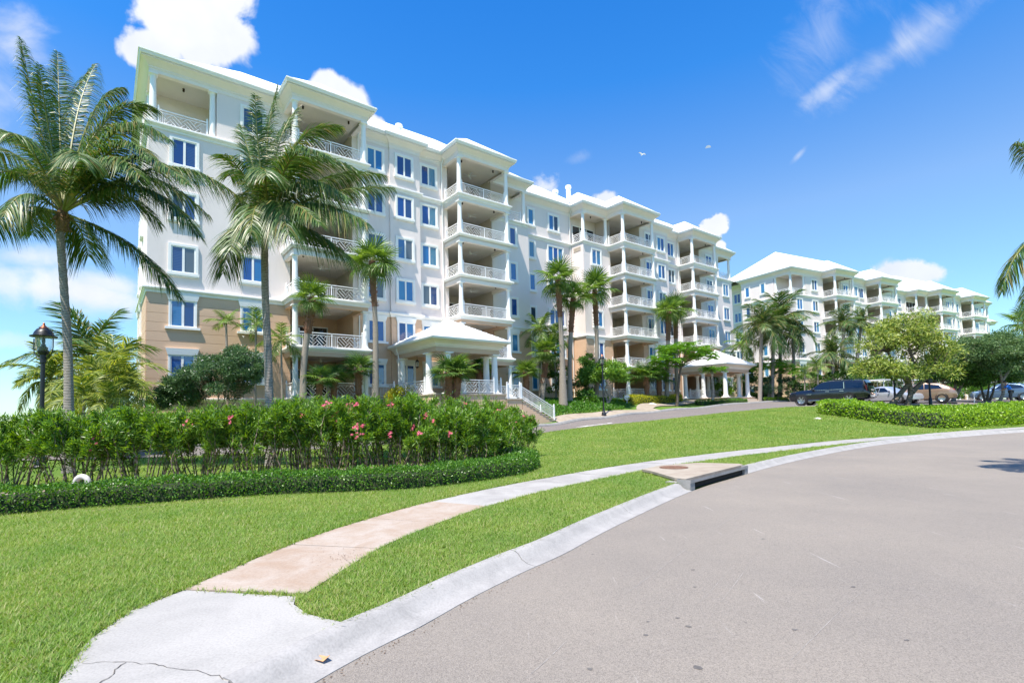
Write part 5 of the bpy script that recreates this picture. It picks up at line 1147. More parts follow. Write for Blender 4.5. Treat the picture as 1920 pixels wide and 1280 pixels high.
def coconut(trunk_px, Y, fronds, label, r=(.17,.115,.10,.10), ll=.8, sc=1.0, extra=()):
    """a coconut palm whose stem passes the given sight lines at distance Y; fronds: (tip px, tip py, mid px, mid py, depth offset)"""
    T = [at(x, y, Y) for x, y in trunk_px]; base = T[0].copy(); g = gz(base[0], base[1]); T = [np.array([base[0], base[1], g-.1])] + T[1:]
    root = thing('coconut_palm', label, 'palm', (base[0], base[1], g), 0, 'coconut palms'); O = np.array([base[0], base[1], g])
    C = T[-1]
    palm_trunk('trunk', smooth3([p-O for p in T], 8), r, 'coco_bark', root, 60)
    # ragged sheath and crown base
    m_ = MB(); hz_ = C-O
    m_.tube([hz_+np.array([0,0,-.35]), hz_+np.array([0,0,-.1]), hz_+np.array([0,0,.15]), hz_+np.array([0,0,.42])], [.12*sc,.17*sc,.15*sc,.07*sc], 10)
    for k in range(22):
        a = rng.uniform(0, 2*pi); z = rng.uniform(-.3, .2); b_ = hz_+np.array([cos(a)*.14, sin(a)*.14, z]); m_.bar(b_, b_+np.array([cos(a)*rng.uniform(.08,.2), sin(a)*rng.uniform(.08,.2), rng.uniform(-.25,.15)]), .05, .012)
    m_.obj('crown_sheath', 'fibre_brown', root, None, fix=False)
    sky = C + np.array([0, 0, .2])
    for f in fronds:
        tx, ty, mx, my, dz = f[:5]; rb = 'frond_rib'
        tip = at(tx, ty, Y+dz); mid = at(mx, my, Y+dz*.45)
        c1 = sky + (mid-sky)*.75; c2 = mid + (mid-sky)*.35
        # bezier through start, near mid, tip
        t = np.linspace(0, 1, 22); P = bez(sky, sky+(mid-sky)*.85, mid+(tip-sky)*.12, tip, t)
        Lf = np.linalg.norm(np.diff(P, axis=0), axis=1).sum(); wind = np.array([.25, .12, 0])
        feather_frond(P, 'frond', root, int(44*Lf)+12, ll*.95*rng.uniform(.85, 1.1), rng.uniform(.45, 1.1), .0125, wind=wind, origin=O)
    for k in range(3):   # short upright spears and flower stalks
        a = rng.uniform(0, 2*pi); P = bez(sky, sky+np.array([0,0,.3]), sky+np.array([cos(a)*.25, sin(a)*.25, .5]), sky+np.array([cos(a)*.55, sin(a)*.55, .35]), np.linspace(0, 1, 8)) - O
        m_ = MB(); m_.tube(list(P), [.03,.028,.025,.02,.018,.015,.01,.005], 5); m_.obj('flower_stalk', 'frond_rib_yellow', root, 60, fix=False)
    return root
NEAR_Y = 15.0
coconut([(131,800),(128,680),(120,540),(113,440),(117,412)], 15.0, [
  (38,72,70,230,.6),(108,98,112,240,1.5),(72,120,92,250,-1.2),(232,165,165,200,.8),(292,205,190,200,.6),(318,262,210,215,-.9),(285,300,215,250,-1.6),(262,330,200,280,-2.0),
  (452,372,300,285,.3),(372,442,255,320,-1.0),(338,560,235,440,-.3),(300,420,215,345,1.7),(392,405,250,300,1.8),
  (-70,305,35,265,.3),(-60,360,40,300,-.8),(0,415,50,345,-1.4),(-30,250,50,250,1.6),(22,250,60,270,-2.0),(-20,440,40,380,.9),(30,330,62,310,2.0),(180,120,140,210,2.2),(150,300,145,280,-2.4),(165,480,150,420,1.8),(350,345,240,270,-2.2),(60,440,80,390,2.3),(250,240,170,230,2.3)],
  'taller coconut palm at the left edge leaning slightly with fronds blown right', ll=.85)
coconut([(508,790),(503,680),(497,540),(497,450),(503,418)], 15.5, [
  (520,158,495,280,.5),(478,178,485,300,-.9),(560,200,515,270,1.6),(640,238,545,255,.6),(668,318,560,285,-.8),(655,372,560,320,-1.7),(738,352,620,355,.4),(722,330,610,320,1.5),(690,420,590,370,-1.9),
  (668,492,580,425,.2),(640,470,560,420,1.7),(418,512,440,425,.3),(432,470,450,410,-1.5),(430,330,458,320,.9),(452,235,470,300,1.4),(420,290,455,320,-1.4),(600,420,540,370,-2.3),(470,440,480,370,-2.2),(540,440,520,360,-2.5),(455,400,470,350,2.0),(580,300,530,290,2.4),(610,290,540,280,-2.2),(500,330,495,310,-2.6)],
  'coconut palm with tousled crown standing before the first balcony bay', ll=.82)

# fan palms: shared leaf meshes
def fan_leaf_mesh(name, R=1.0, pet=.75, seg=30, droop=.35, mat='fan_leaf'):
    segs = []
    for i in range(seg):
        a = (i/(seg-1)-.5)*radians(280); l = R*(.72+.28*cos(a*.55))*rng.uniform(.9, 1.05)
        d = np.array([cos(a), sin(a), 0.]); k = np.array([.02, .35, .68, 1.]); fold = .05*(1 if i % 2 else -1)
        pts = np.array([pet, 0, 0]) + d*(l*k)[:, None] + np.array([0, 0, 1.])*((-droop*l*k**3) + fold*k*(1-k)*2 + .10*abs(sin(a))*k)[:, None]
        wd = np.array([-sin(a), cos(a), .35*(1 if i % 2 else -1)]); segs.append((pts, wd*(R*np.array([.01, .032, .026, .004]))[:, None]))
    me = strips(segs, mat, name)
    return me
def petiole_mesh(pet=.75):
    m_ = MB(); m_.tube([(0,0,0),(pet*.5,0,.03),(pet*1.02,0,0)], [.022,.016,.01], 5); me = m_.mesh('petiole', 60, False); me.materials.append(MAT['frond_rib']); return me
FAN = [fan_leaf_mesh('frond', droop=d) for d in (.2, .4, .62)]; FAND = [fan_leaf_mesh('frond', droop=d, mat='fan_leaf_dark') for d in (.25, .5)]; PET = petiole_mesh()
def fan_crown(root, c, size, n, meshes, lo=-.9, hi=1.25, seed=0, blow=.0):
    rr = random.Random(seed)
    for i in range(n):
        az = i*2.39996 + rr.uniform(-.25, .25); t = (i+.5)/n; el = lo+(hi-lo)*t + rr.uniform(-.12, .12); s = size*rr.uniform(.85, 1.12)*(1 if el > -.3 else .85)
        o = link('frond', meshes[0 if el > .5 else (1 if el > -.2 else len(meshes)-1)] if len(meshes) > 2 else meshes[i % 2], None, root, c, (rr.uniform(-.35, .35), -el, az), (s, s, s))
        link('petiole', PET, None, o)
NF = {569:3.6, 703:4.0, 1056:4.2, 1068:3.2, 1117:2.4, 1248:3.0, 1268:2.6, 594:3.4, 671:3.2, 622:2.9, 838:7.45, 852:7.6, 902:2.0, 988:2.5, 1015:2.2, 1213:2.8, 1235:2.6, 428:1.6, 478:1.3, 530:2.95, 1012:1.0, 1042:.8, 1390:3.0}
def Yn(px, n):       # distance of the point that lies n metres in front of the near block's wall on this sight line
    d = ray(px, 760); t = ((FA.O-C0)@FA.n+n)/(d@FA.n); return float((C0+t*d)[1])
def fan_palm(base_px, top_px, Y, size, n, label, mid=None, r=(.20,.15,.13,.13), mats=FAN, boots=True, gpos=None, name='fan_palm', grp='fan palms by the building', lo=-.9):
    if base_px[0] in NF: Y2 = Yn(base_px[0], NF[base_px[0]]); size *= Y2/Y; Y = Y2
    if boots and name == 'fan_palm': n = int(n*.70); size *= 1.15
    b = at(*base_px, Y); g = gz(b[0], b[1]); O = np.array([b[0], b[1], g]); top = at(*top_px, Y)
    pts = [O*0+np.array([0,0,-.1])] + ([at(*mid, Y)-O] if mid else []) + [top-O]
    root = thing(name, label, 'palm', O, 0, grp); P = smooth3(pts, 8) if len(pts) > 2 else resample3(pts, 12)
    palm_trunk('trunk', P, r, 'fan_bark', root, 40)
    tp = top-O; d = unit(P[-1]-P[-3])
    if boots:   # old leaf bases under the crown
        m_ = MB(); m_.tube([tp-d*size*2.4, tp-d*size*.9, tp+d*.1], [r[-1]*1.08, r[-1]*1.35, r[-1]*1.2], 9)
        for k in range(80):
            a = rng.uniform(0, 2*pi); z = rng.uniform(.0, 2.4)*size; q = tp-d*z; e = np.array([cos(a), sin(a), 0]); m_.bar(q+e*r[-1]*1.1, q+e*(r[-1]*1.2+rng.uniform(.05, .13))+np.array([0,0,rng.uniform(.05,.16)]), .07, .03)
        m_.obj('leaf_bases', 'boot_bark', root, None, fix=False)
    fan_crown(root, tp, size, n, mats, seed=int(top_px[0]), lo=lo)
    return root
fan_palm((569,757),(586,560), 29.0, .72, 24, 'fan palm with leaning shaggy trunk before the first balcony bay', mid=(570,680), r=(.26,.2,.19,.19))
fan_palm((703,757),(697,492), 30.0, .95, 28, 'slim fan palm with dark crown just left of the entrance pavilion', mid=(704,620), r=(.30,.2,.17,.17))
fan_palm((1056,754),(1046,527), 43.5, 1.12, 28, 'tallest of the clustered fan palms with bulging pale base behind the stairs', mid=(1053,640), r=(.42,.24,.2,.2))
fan_palm((1068,744),(1075,560), 46, 1.1, 24, 'shorter fan palm close behind the bulging-based one', mid=(1069,650), r=(.3,.2,.2,.2))
fan_palm((1117,715),(1115,545), 50, 1.25, 28, 'fan palm standing behind the bushy round-leaved tree', mid=(1119,640), r=(.25,.2,.2,.2))
fan_palm((1248,715),(1254,585), 54, 1.1, 24, 'left one of twin fan palms rising behind the feathery tree', r=(.25,.22,.22,.22))
fan_palm((1268,715),(1266,580), 55.5, 1.15, 24, 'right one of twin fan palms rising behind the feathery tree', r=(.25,.22,.22,.22))
SMALL = 'low fan palms at the foot of the building'
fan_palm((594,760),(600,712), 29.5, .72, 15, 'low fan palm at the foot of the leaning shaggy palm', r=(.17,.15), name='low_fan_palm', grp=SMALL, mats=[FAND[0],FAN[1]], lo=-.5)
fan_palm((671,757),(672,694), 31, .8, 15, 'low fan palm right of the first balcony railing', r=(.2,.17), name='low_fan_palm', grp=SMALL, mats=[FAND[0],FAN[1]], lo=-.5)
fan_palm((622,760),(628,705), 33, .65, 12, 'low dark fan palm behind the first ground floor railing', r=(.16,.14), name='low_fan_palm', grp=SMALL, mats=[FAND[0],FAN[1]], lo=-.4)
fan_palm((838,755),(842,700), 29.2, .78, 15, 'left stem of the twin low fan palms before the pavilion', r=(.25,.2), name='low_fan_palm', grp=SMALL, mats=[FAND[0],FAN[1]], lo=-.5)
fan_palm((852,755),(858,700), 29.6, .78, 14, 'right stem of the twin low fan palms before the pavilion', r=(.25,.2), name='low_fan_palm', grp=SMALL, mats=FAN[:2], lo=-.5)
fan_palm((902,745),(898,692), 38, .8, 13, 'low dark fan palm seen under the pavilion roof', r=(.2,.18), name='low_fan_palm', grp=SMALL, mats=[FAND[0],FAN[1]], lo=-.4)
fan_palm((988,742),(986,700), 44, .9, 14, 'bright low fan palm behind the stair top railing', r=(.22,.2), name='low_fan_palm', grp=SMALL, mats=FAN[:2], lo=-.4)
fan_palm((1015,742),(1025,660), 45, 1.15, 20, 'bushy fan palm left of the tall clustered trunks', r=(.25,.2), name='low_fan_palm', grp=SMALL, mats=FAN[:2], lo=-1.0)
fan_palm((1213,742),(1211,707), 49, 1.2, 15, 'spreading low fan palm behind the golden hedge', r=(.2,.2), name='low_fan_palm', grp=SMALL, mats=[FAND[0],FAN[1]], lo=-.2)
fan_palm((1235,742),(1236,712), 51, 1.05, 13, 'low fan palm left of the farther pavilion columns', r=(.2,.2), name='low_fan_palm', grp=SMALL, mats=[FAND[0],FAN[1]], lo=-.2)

# feather palms: shared frond meshes for the smaller and farther ones
def feather_mesh(L, sag, ll, droop, nl, mat, name='frond'):
    t = np.linspace(0, 1, 14); P = np.stack([L*t*(1-.12*t), 0*t, L*(.35*t-sag*t*t)], 1); return strips(frond_ribbons(P, nl, ll, droop, .0085 if mat == 'coco_leaf' else .014), mat, name), P
def rib_mesh(P, r0=.02, mat='frond_rib'):
    m_ = MB(); n = len(P); m_.tube(list(P), [r0*(1-i/(n-1))+.003 for i in range(n)], 4); me = m_.mesh('rib', 60, False); me.materials.append(MAT[mat]); return me
def set_of(mat, L=1., ll=.3, nl=46, droops=(.4, .6), sags=(.35, .7, 1.0)):
    out = []
    for sg in sags: me, P = feather_mesh(L, sg, ll, random.choice(droops), nl, mat); out.append((me, rib_mesh(P, .014*L)))
    return out
COCO_SET = set_of('coco_leaf'); ARECA_SET = set_of('areca_leaf', ll=.34, nl=26); GREEN_SET = set_of('fan_leaf', ll=.36, nl=24)
def feather_palm(px, py, top, Y, size, n, label, sets=COCO_SET, r=(.16,.11), name='coconut_palm', grp='coconut palms', lo=-.55, hi=1.35, mid=None, bark='coco_bark', base=None):
    if px in NF: Y2 = Yn(px, NF[px]); size *= Y2/Y; Y = Y2
    b = at(px, py, Y); g = gz(b[0], b[1]); O = np.array([b[0], b[1], g]); tp = at(*top, Y)-O; root = thing(name, label, 'palm', O, 0, grp)
    pts = [np.array([0,0,-.1])] + ([at(*mid, Y)-O] if mid else []) + [tp]; P = smooth3(pts, 8) if len(pts) > 2 else resample3(pts, 10)
    palm_trunk('trunk', P, r, bark, root, 30)
    rr = random.Random(int(top[0]*3+top[1]))
    for i in range(n):
        az = i*2.39996+rr.uniform(-.3, .3); t = (i+.5)/n; el = lo+(hi-lo)*t; s = size*rr.uniform(.85, 1.15); me, rb = sets[2 if el < 0 else (1 if el < .7 else 0)]
        o = link('frond', me, None, root, tp, (rr.uniform(-.3, .3), -el, az), (s, s, s)); link('rib', rb, None, o)
    return root
FARG = 'palms before the farther apartment block'
for a in ((1424,740,(1428,612),62,3.3,22,'coconut palm beside the farther pavilion roof, leftmost before the far block'),(1462,742,(1463,602),66,4.6,24,'largest coconut palm before the left corner of the far block'),(1447,742,(1450,628),64,3.2,18,'low coconut palm tucked under the largest far palm'),(1488,742,(1487,624),66,2.7,18,'small coconut palm right of the far block corner'),(1560,738,(1562,668),64,3.4,18,'low coconut palm directly above the black car roof'),(1577,738,(1582,610),70,3.0,18,'coconut palm before the first far balcony bay'),(1597,738,(1615,606),72,2.6,20,'slim coconut palm left of the yellow-green tree')):
    feather_palm(a[0], a[1], a[2], a[3], a[4], a[5], a[6], grp=FARG, r=(.24,.18))
SL = 'slender feather palms against the walls'
feather_palm(428, 770, (424,608), 30, 1.15, 10, 'slender palm casting its shadow on the tan wall', GREEN_SET, (.09,.06), 'slender_palm', SL, 0.0, 1.2, bark='fan_bark')
feather_palm(478, 770, (480,612), 30, 1.2, 12, 'slender palm in front of the second window column', GREEN_SET, (.09,.06), 'slender_palm', SL, -.3, 1.2, bark='fan_bark')
feather_palm(530, 770, (527,640), 29, 1.25, 12, 'slender palm right of the second coconut trunk', GREEN_SET, (.08,.05), 'slender_palm', SL, -.5, 1.1, bark='fan_bark')
feather_palm(1012, 742, (1012,622), 46, 2.0, 14, 'slender palm against the white wall behind the bushy fan palm', GREEN_SET, (.1,.07), 'slender_palm', SL, -.3, 1.2, bark='fan_bark')
feather_palm(1042, 745, (1040,640), 47, 2.1, 12, 'slender palm between the tall fan palm trunks', GREEN_SET, (.1,.07), 'slender_palm', SL, -.2, 1.2, bark='fan_bark')
feather_palm(1390, 740, (1392,648), 66, 2.6, 14, 'slender palm in the gap between the two blocks', GREEN_SET, (.1,.08), 'slender_palm', SL, -.5, 1.2, bark='fan_bark')
feather_palm(1508, 745, (1509,703), 60, 1.6, 10, 'slender palm by the far tan wall, left one', GREEN_SET, (.07,.06), 'slender_palm', SL, -.3, 1.2, bark='fan_bark')
feather_palm(1534, 745, (1533,690), 60, 1.8, 10, 'slender palm by the far tan wall, right one', GREEN_SET, (.07,.06), 'slender_palm', SL, -.3, 1.2, bark='fan_bark')
# palms left of the building
LB = 'palms beyond the left end of the building'
feather_palm(93, 800, (96,712), 24, 1.9, 16, 'small palm with thin dark trunk behind the left street lamp', set_of('areca_leaf', ll=.3), (.07,.06), 'garden_palm', LB, -.8, 1.1)
feather_palm(170, 800, (168,680), 27, 3.2, 18, 'broad palm behind the left coconut trunk', COCO_SET, (.12,.1), 'garden_palm', LB, -.4, 1.3)
feather_palm(215, 800, (214,700), 25, 2.3, 16, 'yellow-green palm next to the building corner', ARECA_SET, (.1,.08), 'garden_palm', LB, -.6, 1.3)
feather_palm(190, 800, (188,722), 22, 1.7, 18, 'bushy golden palm low beside the left coconut trunk', ARECA_SET, (.1,.08), 'garden_palm', LB, -.5, 1.35)
feather_palm(240, 800, (238,735), 23, 1.5, 14, 'low golden palm touching the building corner', ARECA_SET, (.1,.08), 'garden_palm', LB, -.5, 1.35)
feather_palm(155, 800, (158,750), 20, 1.2, 14, 'lowest yellow palm just above the hedge', ARECA_SET, (.06,.05), 'garden_palm', LB, -.2, 1.35)
feather_palm(212, 800, (208,758), 20, 1.1, 14, 'low yellow palm above the hedge near the corner', ARECA_SET, (.06,.05), 'garden_palm', LB, -.2, 1.35)
coconut([(2060,830),(2050,700),(2035,560),(2026,450),(2022,408)], 11.0, [(1878,545,1915,450,.1),(1903,268,1950,300,.2),(1960,250,1985,300,.6),(2080,250,2040,320,.3),(2150,330,2080,350,.5),(2160,480,2090,420,.1),(1935,600,1960,480,-.5),(2070,560,2045,460,-.7),(1985,580,1995,480,.9),(2120,410,2070,380,-.9)], 'coconut palm at the right edge with only frond tips in view', r=(.13,.1,.09,.09), ll=.52, sc=.7)
fan_palm((1925,745),(1922,606), 75, 1.7, 20, 'distant fan palm at the right edge above the grey-green tree', r=(.25,.2), grp=FARG)

# ------------------------------------------------------------------ broadleaf trees and shrubs
def branch_tree(name, label, cat, O, stems, clumps, leaf, bark, r0, n_leaf, L, Wd, spread=.45, up_b=.25, grp=None, flat=.75, droop=0., fl=None):
    """stems: list of polylines (local); clumps: (k,3) local centres; leaves gathered round the clumps"""
    root = thing(name, label, cat, O, 0, grp); m_ = MB()
    ends = []
    for st in stems:
        P = smooth3(st, 6); n = len(P); m_.tube(list(P), [r0*(1-.62*i/(n-1)) for i in range(n)], 9); ends.append(P)
    allp = np.concatenate([e[len(e)//2:] for e in ends])
    for c in clumps:      # twigs to the clumps
        j = np.argmin(np.linalg.norm(allp-c, axis=1)+allp[:, 2]*0); a = allp[j]; md = (a+c)/2+rng.normal(size=3)*.12+np.array([0,0,.1]); m_.tube([a, md, c], [r0*.30, r0*.18, r0*.06], 5)
    m_.obj('trunk', bark, root, 60, fix=False)
    k = len(clumps); ci = rng.integers(0, k, n_leaf); off = rng.normal(size=(n_leaf, 3)); off = unit(off)*(rng.random((n_leaf, 1))**.45)*spread*np.array([1, 1, flat])*(rng.uniform(.7, 1.25, k)[ci][:, None])
    pos = np.asarray(clumps)[ci]+off; d = unit(unit(off)*.8+rng.normal(size=(n_leaf, 3))*.55+np.array([0, 0, up_b-droop])); 
    link('crown', leaves(pos, d, L*rng.uniform(.7, 1.25, n_leaf), Wd*rng.uniform(.75, 1.2, n_leaf), leaf, 'crown', .12), None, root)
    return root
def crown_points(n, c, rad, shell=.55, low=-.75):
    out = []
    while len(out) < n:
        p = rng.normal(size=3); p /= np.linalg.norm(p)
        if p[2] < low: continue
        out.append(np.array(c)+p*np.array(rad)*(shell+(1-shell)*rng.random()**.5))
    return np.array(out)
def loc(px, py, Y, O): return at(px, py, Y)-O
def ground_at(px, Y): p = at(px, 780, Y); return np.array(G(p[0], p[1]))
# dark oleander with white flowers by the corner
YS = Yn(400, 3.6); O = ground_at(400, YS); c = loc(405, 715, YS, O)
cl = np.concatenate([crown_points(60, c, (1.9,1.5,1.35), .5), crown_points(26, loc(450,690,YS,O), (1.1,1.2,1.05), .5), crown_points(24, loc(335,735,YS,O), (1.05,1.0,.8), .4), crown_points(10, loc(310,750,YS,O), (.55,.6,.55), .4)])
t = branch_tree('white_oleander', 'large dark green oleander shrub with white flowers by the building corner', 'shrub', O, [[np.zeros(3), np.array([dx*.4,dy*.4,.5]), np.array([dx,dy,1.3])] for dx, dy in ((-.8,0),(.1,.3),(.7,-.1),(-.2,-.4),(1.2,.3))], cl, 'shrub_leaf', 'twig_bark', .05, 42000, .16, .045, .46)
fp = cl[rng.integers(0, len(cl), 90)]+rng.normal(size=(90, 3))*.3+np.array([0, -.15, .12]); fp = np.repeat(fp, 5, 0)+rng.normal(size=(450, 3))*.02; link('flower', leaves(fp, rdir(450, .4), .06, .05, 'white_flower', 'flower'), None, t)

# plumeria-like tree
YP = Yn(1140, 4.0); O = ground_at(1140, YP); c = loc(1140, 703, YP, O)
cl = np.concatenate([crown_points(70, c, (2.0,1.7,1.15), .5, -.5), crown_points(16, loc(1100,705,YP,O), (.8,.8,.7), .4)])
branch_tree('round_leaved_tree', 'bushy round-leaved small tree behind the drive lamp', 'tree', O, [[np.zeros(3), loc(1136,742,YP,O), loc(1125,722,YP,O), loc(1110,705,YP,O)], [np.zeros(3), loc(1148,740,YP,O), loc(1148,715,YP,O), loc(1150,695,YP,O)], [np.zeros(3), loc(1143,745,YP,O), loc(1135,725,YP,O), loc(1165,705,YP,O)]], cl, 'plumeria_leaf', 'pale_bark', .10, 6500, .36, .11, .42, .15)
# feathery poinciana-like tree
def feathery(label, base, Y, trunk, limbs, crown, nfr, bark='tree_bark', r0=.17, mat='poinciana_leaf', Lf=.75):
    Y2 = Yn(base, {1270:5.0, 1336:6.2, 1440:6.6}[base]); kf = Y2/Y; Y = Y2; Lf *= kf; crown = [(x, y, dy, tuple(q*kf for q in rad), w) for x, y, dy, rad, w in crown]
    O = ground_at(base, Y); root = thing('feathery_tree', label, 'tree', O, 0, 'feathery green trees'); m_ = MB()
    T = smooth3([np.array([0,0,-.1])]+[loc(x, y, Y, O) for x, y in trunk], 6); n = len(T); m_.tube(list(T), [r0*(1-.35*i/(n-1)) for i in range(n)], 10)
    tops = []
    for lx, ly, dy in limbs:
        e = loc(lx, ly, Y+dy, O); P = smooth3([T[-1], (T[-1]+e)/2+np.array([0,0,.25]), e], 5); m_.tube(list(P), [r0*.5*(1-.8*i/(len(P)-1)) for i in range(len(P))], 6); tops.append(P)
    m_.obj('trunk', bark, root, 60, fix=False)
    cl = np.concatenate([crown_points(int(w), loc(x, y, Y+dy, O), rad, .35, -.4) for x, y, dy, rad, w in crown])
    segP = []
    for q in cl:
        for j in range(nfr):
            az = rng.uniform(0, 2*pi); L = Lf*rng.uniform(.7, 1.2); d = np.array([cos(az), sin(az), rng.uniform(-.15, .45)]); tt = np.linspace(.15, 1, 11)
            S = np.array([-sin(az), cos(az), 0])
            for t_ in tt:
                p = q+d*L*t_-np.array([0, 0, .35*L*t_*t_])
                for s in (-1, 1): segP.append((p, S*s*.9+d*.35+np.array([0, 0, rng.uniform(-.25, .15)]), L*.30*(1-.5*abs(t_-.5))))
    pos = np.array([s[0] for s in segP]); di = np.array([s[1] for s in segP]); ll = np.array([s[2] for s in segP])
    link('crown', leaves(pos, di, ll, ll*.30, mat, 'crown', .1), None, root); return root
feathery('feathery green tree with dark trunk on the grass by the footpath', 1270, 47.5, [(1271,735),(1274,705),(1277,688)], [(1240,675,0),(1255,655,1),(1290,650,-.5),(1315,660,.5),(1330,672,-1),(1270,650,-1.5),(1225,690,.5)],
  [(1280,655,0,(2.3,2.0,.65),44),(1318,668,0,(1.2,1.4,.8),20),(1240,672,0,(1.0,1.4,.8),18),(1225,700,.2,(.6,.8,.6),9),(1262,682,-.8,(1.4,.8,.7),16)], 7)
feathery('young feathery tree with peeling trunk before the pavilion columns', 1336, 52, [(1337,735),(1335,710),(1336,697)], [(1320,690,0),(1345,688,0),(1333,685,-.5)], [(1336,692,0,(1.1,.9,.35),14)], 6, 'pale_bark', .19, Lf=.8)
feathery('feathery tree with pale bent trunk right of the distant lamp', 1440, 60, [(1442,735),(1444,715),(1452,702)], [(1435,690,0),(1470,690,0),(1455,680,.5),(1485,697,0)], [(1450,685,0,(2.0,1.5,.9),26),(1478,697,0,(1.6,1.3,.9),22),(1425,690,0,(.9,1,.6),10)], 6, 'pale_bark', .16)
# yellow-green tree and its neighbours in the car park verge
YT = 37.0
O = ground_at(1697, YT)
cl = np.concatenate([crown_points(w, loc(x, y, YT+dy, O), rad, .55, -.6) for x, y, dy, rad, w in ((1688,630,0,(2.3,2.2,1.1),40),(1648,638,-.3,(1.2,1.3,1.0),15),(1732,652,.2,(1.6,1.6,1.0),20),(1640,694,-.5,(1.1,1.2,.8),14),(1690,692,-.9,(1.8,1.3,.7),22),(1748,694,0,(1.5,1.4,.9),19),(1770,670,0,(1.0,1.1,.8),10),(1704,608,.3,(1.3,1.4,.7),12))])
branch_tree('yellow_green_tree', 'round yellow-green tree with slanted trunk above the clipped hedge', 'tree', O, [[loc(1668,760,YT,O)*np.array([1,1,0]), loc(1688,738,YT,O), loc(1702,715,YT,O), loc(1680,690,YT,O), loc(1665,660,YT,O)], [np.array([.2,0,0]), loc(1708,735,YT,O), loc(1705,712,YT,O), loc(1712,680,YT,O), loc(1700,640,YT,O)], [loc(1710,735,YT,O), loc(1725,720,YT,O), loc(1745,700,YT,O)], [loc(1702,715,YT,O), loc(1690,705,YT-.6,O), loc(1650,695,YT-.6,O)]], cl, 'yellow_tree_leaf', 'tree_bark', .20, 12500, .27, .075, .60, .1, droop=.15)
def verge_tree(label, base, Y, stems, blobs, leaf, n, L=.2, Wd=.08, bark='pale_bark', r0=.17, spread=.5):
    O = ground_at(base, Y); cl = np.concatenate([crown_points(w, loc(x, y, Y+dy, O), rad, .5, -.6) for x, y, dy, rad, w in blobs])
    branch_tree('verge_tree', label, 'tree', O, [[loc(x, y, Y, O) if (i or y < 750) else np.array([loc(x, y, Y, O)[0], loc(x, y, Y, O)[1], -.05]) for i, (x, y) in enumerate(st)] for st in stems], cl, leaf, bark, r0, n, L, Wd, spread, .15, 'dark green trees along the car park')
verge_tree('dark green tree with forked pale trunk between the yellow-green and grey-green trees', 1787, 44, [[(1787,757),(1787,740),(1775,725),(1765,715)],[(1788,757),(1790,735),(1792,715),(1790,695)],[(1790,745),(1800,728),(1808,712)]], [(1790,690,0,(2.4,2.2,1.6),70),(1765,705,0,(1.2,1.4,.9),22),(1815,700,0,(1.6,1.6,1.2),30)], 'dark_tree_leaf', 19000)
verge_tree('broad grey-green tree with curved grey trunk at the right', 1876, 42, [[(1873,758),(1881,735),(1877,705),(1870,680),(1860,660)],[(1878,715),(1895,690),(1910,670)]], [(1855,655,0,(2.7,2.4,1.3),70),(1825,668,0,(1.5,1.4,1.1),30),(1900,655,0,(2.4,2.0,1.3),52),(1925,690,0,(1.4,1.6,1.2),26),(1870,690,0,(1.8,1.4,.8),24)], 'grey_tree_leaf', 26000, .19, .075, r0=.13)
verge_tree('dark multi-stemmed tree with shaggy base left of the curved trunk', 1850, 45, [[(1848,758),(1842,735),(1838,715)],[(1850,758),(1853,735),(1856,712)],[(1855,758),(1862,735),(1866,718)]], [(1850,705,0,(2.3,2.0,1.0),50),(1820,712,0,(1.4,1.4,.8),22)], 'dark_tree_leaf', 13000, bark='tree_bark', r0=.11)
verge_tree('dark tree behind the blue shirted person at the far right', 1895, 52, [[(1890,752),(1892,730),(1885,712)],[(1892,735),(1902,715)]], [(1905,705,0,(2.4,2,1.0),40),(1930,690,0,(1.8,2,1.4),26)], 'dark_tree_leaf', 12000, r0=.14, bark='tree_bark')
